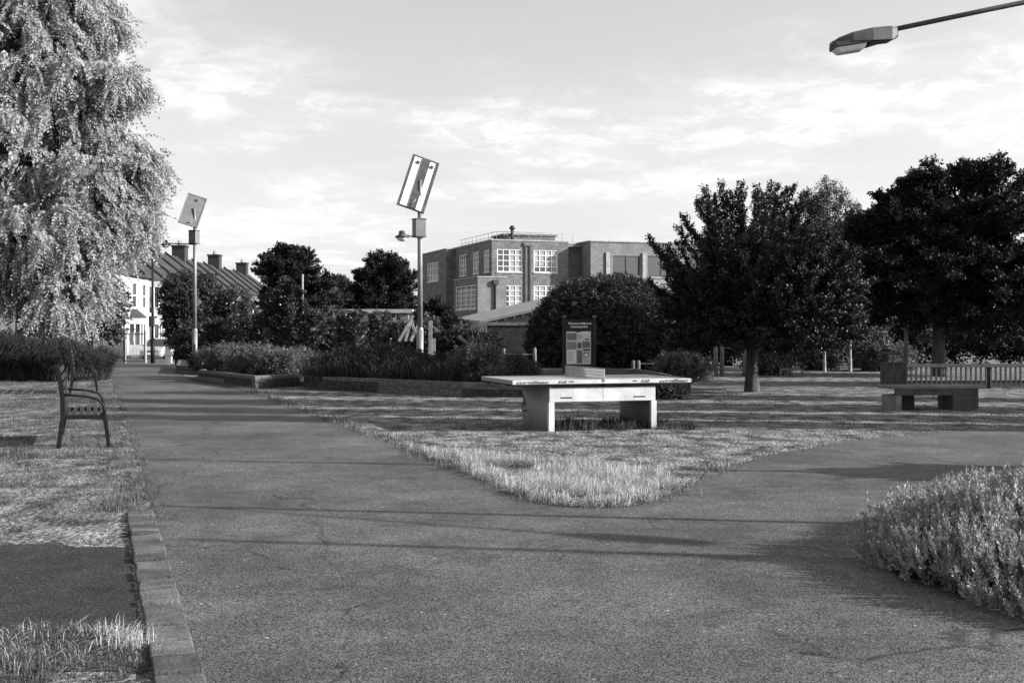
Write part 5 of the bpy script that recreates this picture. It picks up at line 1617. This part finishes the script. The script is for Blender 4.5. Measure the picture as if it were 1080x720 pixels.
# =================================================================== CARS
def car(loc, rz, label, paint):
    root = empty('parked_car', loc, label, 'car', 'cars parked in the street', rz=rz)
    # local x = length (nose at -x), y = width
    secs = [(-2.0, .62, .30, .62), (-1.9, .80, .22, .78), (-1.2, .85, .20, .92), (-.2, .86, .20, .98), (.9, .86, .20, .98), (1.75, .84, .24, .96), (1.95, .78, .32, .88)]
    vs_ = []; ring_n = 8
    for x, w, zb, zt in secs:
        vs_ += [(x, y, z) for y, z in ((-w * .9, zb), (-w, zb + .15), (-w, zt - .18), (-w * .9, zt), (w * .9, zt), (w, zt - .18), (w, zb + .15), (w * .9, zb))]
    fs = []
    for i in range(len(secs) - 1):
        for k in range(8): fs.append((i * 8 + k, i * 8 + (k + 1) % 8, (i + 1) * 8 + (k + 1) % 8, (i + 1) * 8 + k))
    fs += [tuple(range(8)), tuple(reversed(range((len(secs) - 1) * 8, len(secs) * 8)))]
    mb = MB().add(vs_, fs); body = mb.build('body', paint, root, bevel=.03)
    cs = [(-1.15, .80, .95), (-.35, .66, 1.42), (.9, .66, 1.46), (1.7, .74, 1.0)]
    v2 = []
    mb = MB()
    b0_ = [(-1.15, -.78, .94), (1.72, -.76, .95), (1.72, .76, .95), (-1.15, .78, .94)]; t0_ = [(-.4, -.62, 1.43), (1.25, -.62, 1.45), (1.25, .62, 1.45), (-.4, .62, 1.43)]
    mb.hexa(b0_, t0_); mb.build('cabin_glass', 'glass', body)
    mb = MB(); mb.hexa([(-.42, -.64, 1.43), (1.3, -.64, 1.45), (1.3, .64, 1.45), (-.42, .64, 1.43)], [(-.3, -.56, 1.5), (1.2, -.56, 1.52), (1.2, .56, 1.52), (-.3, .56, 1.5)])
    for s in (-1, 1):
        mb.bar((-1.15, s * .78, .94), (-.42, s * .63, 1.44), .07, .05); mb.bar((1.72, s * .76, .95), (1.27, s * .63, 1.46), .10, .06); mb.bar((.4, s * .775, .95), (.4, s * .635, 1.44), .05, .06)
    mb.build('roof', paint, body)
    for x in (-1.25, 1.25):
        for s in (-1, 1):
            mb = MB(); mb.tube([(x, s * .70, .31), (x, s * .88, .31)], .31, seg=18); wh_ = mb.build('wheel', 'rubber', root)
            mb = MB(); mb.tube([(x, s * .85, .31), (x, s * .89, .31)], .19, seg=14); mb.build('rim', 'galv', wh_)
    for s in (-1, 1):
        mb = MB(); mb.box((-1.93, s * .60, .66), (.16, .30, .14)); mb.build('headlight', 'lamp_glass', body, bevel=.03)
    mb = MB(); mb.box((-2.01, 0, .40), (.04, .52, .12)); mb.build('number_plate', 'white_ink', body)
    mb = MB(); mb.box((-1.99, 0, .58), (.05, .7, .10)); mb.build('grille', 'ink', body)
    for s in (-1, 1):
        mb = MB(); mb.box((-.95, s * .92, 1.0), (.12, .16, .12)); mb.build('mirror', paint, body, bevel=.02)
    return root
pc = at(167.5, 348, 83)
car((pc.x, 83, gz(83) + .006), R(90), 'pale car facing the park gate, seen beside the black lamp column', 'car_paint')
pc = at(157, 348, 112)
car((-25.6, 108, gz(108) + .006), R(90), 'white car parked farther up the street along the house fronts', 'car_white')

# =================================================================== TREES OUTSIDE THE RIGHT EDGE
def side_tree(x, y, h, rx, ry, label, n=700, mat='leaf_mid', z0=.7):
    base = (x, y, 0); bl = [[0, 0, (h + z0) / 2, rx, ry, (h - z0) * .5], [rx * .2, 0, h * .35, rx * .9, ry * .95, h * .25], [-rx * .2, 0, h * .7, rx * .8, ry * .8, h * .25]]
    return tree('park_tree', label, 'trees along the right-hand side', base, bl, mat, h * .3, .12, clumps=n, per=24, rc=.13, leaf=.16, core=.55, twig=.4, stray=.05, nlimb=3)
ST = [(17, 16.0, 10.5, .9, .42, 'slim columnar tree out of view on the right, nearest of the row'),
      (17, 17.85, 10.5, .9, .55, 'slim columnar tree out of view on the right, second of the row'),
      (17, 20.3, 11, 1.2, 1.0, 'columnar tree out of view on the right, third of the row'),
      (17.5, 23.4, 11, 1.3, .8, 'columnar tree out of view on the right, fourth of the row'),
      (20, 30.2, 10, 2.0, 1.7, 'broad tree out of view on the right, farthest of the row'),
      (11.2, 10.9, 3.0, .8, .75, 'small tree out of view on the right, beside the right-hand path'),
      (9.6, 4.3, 2.3, .8, .8, 'bush out of view on the right, nearest the camera')]
for s_ in ST: side_tree(*s_[:5], s_[5], z0=.7 if s_[2] > 5 else .2)
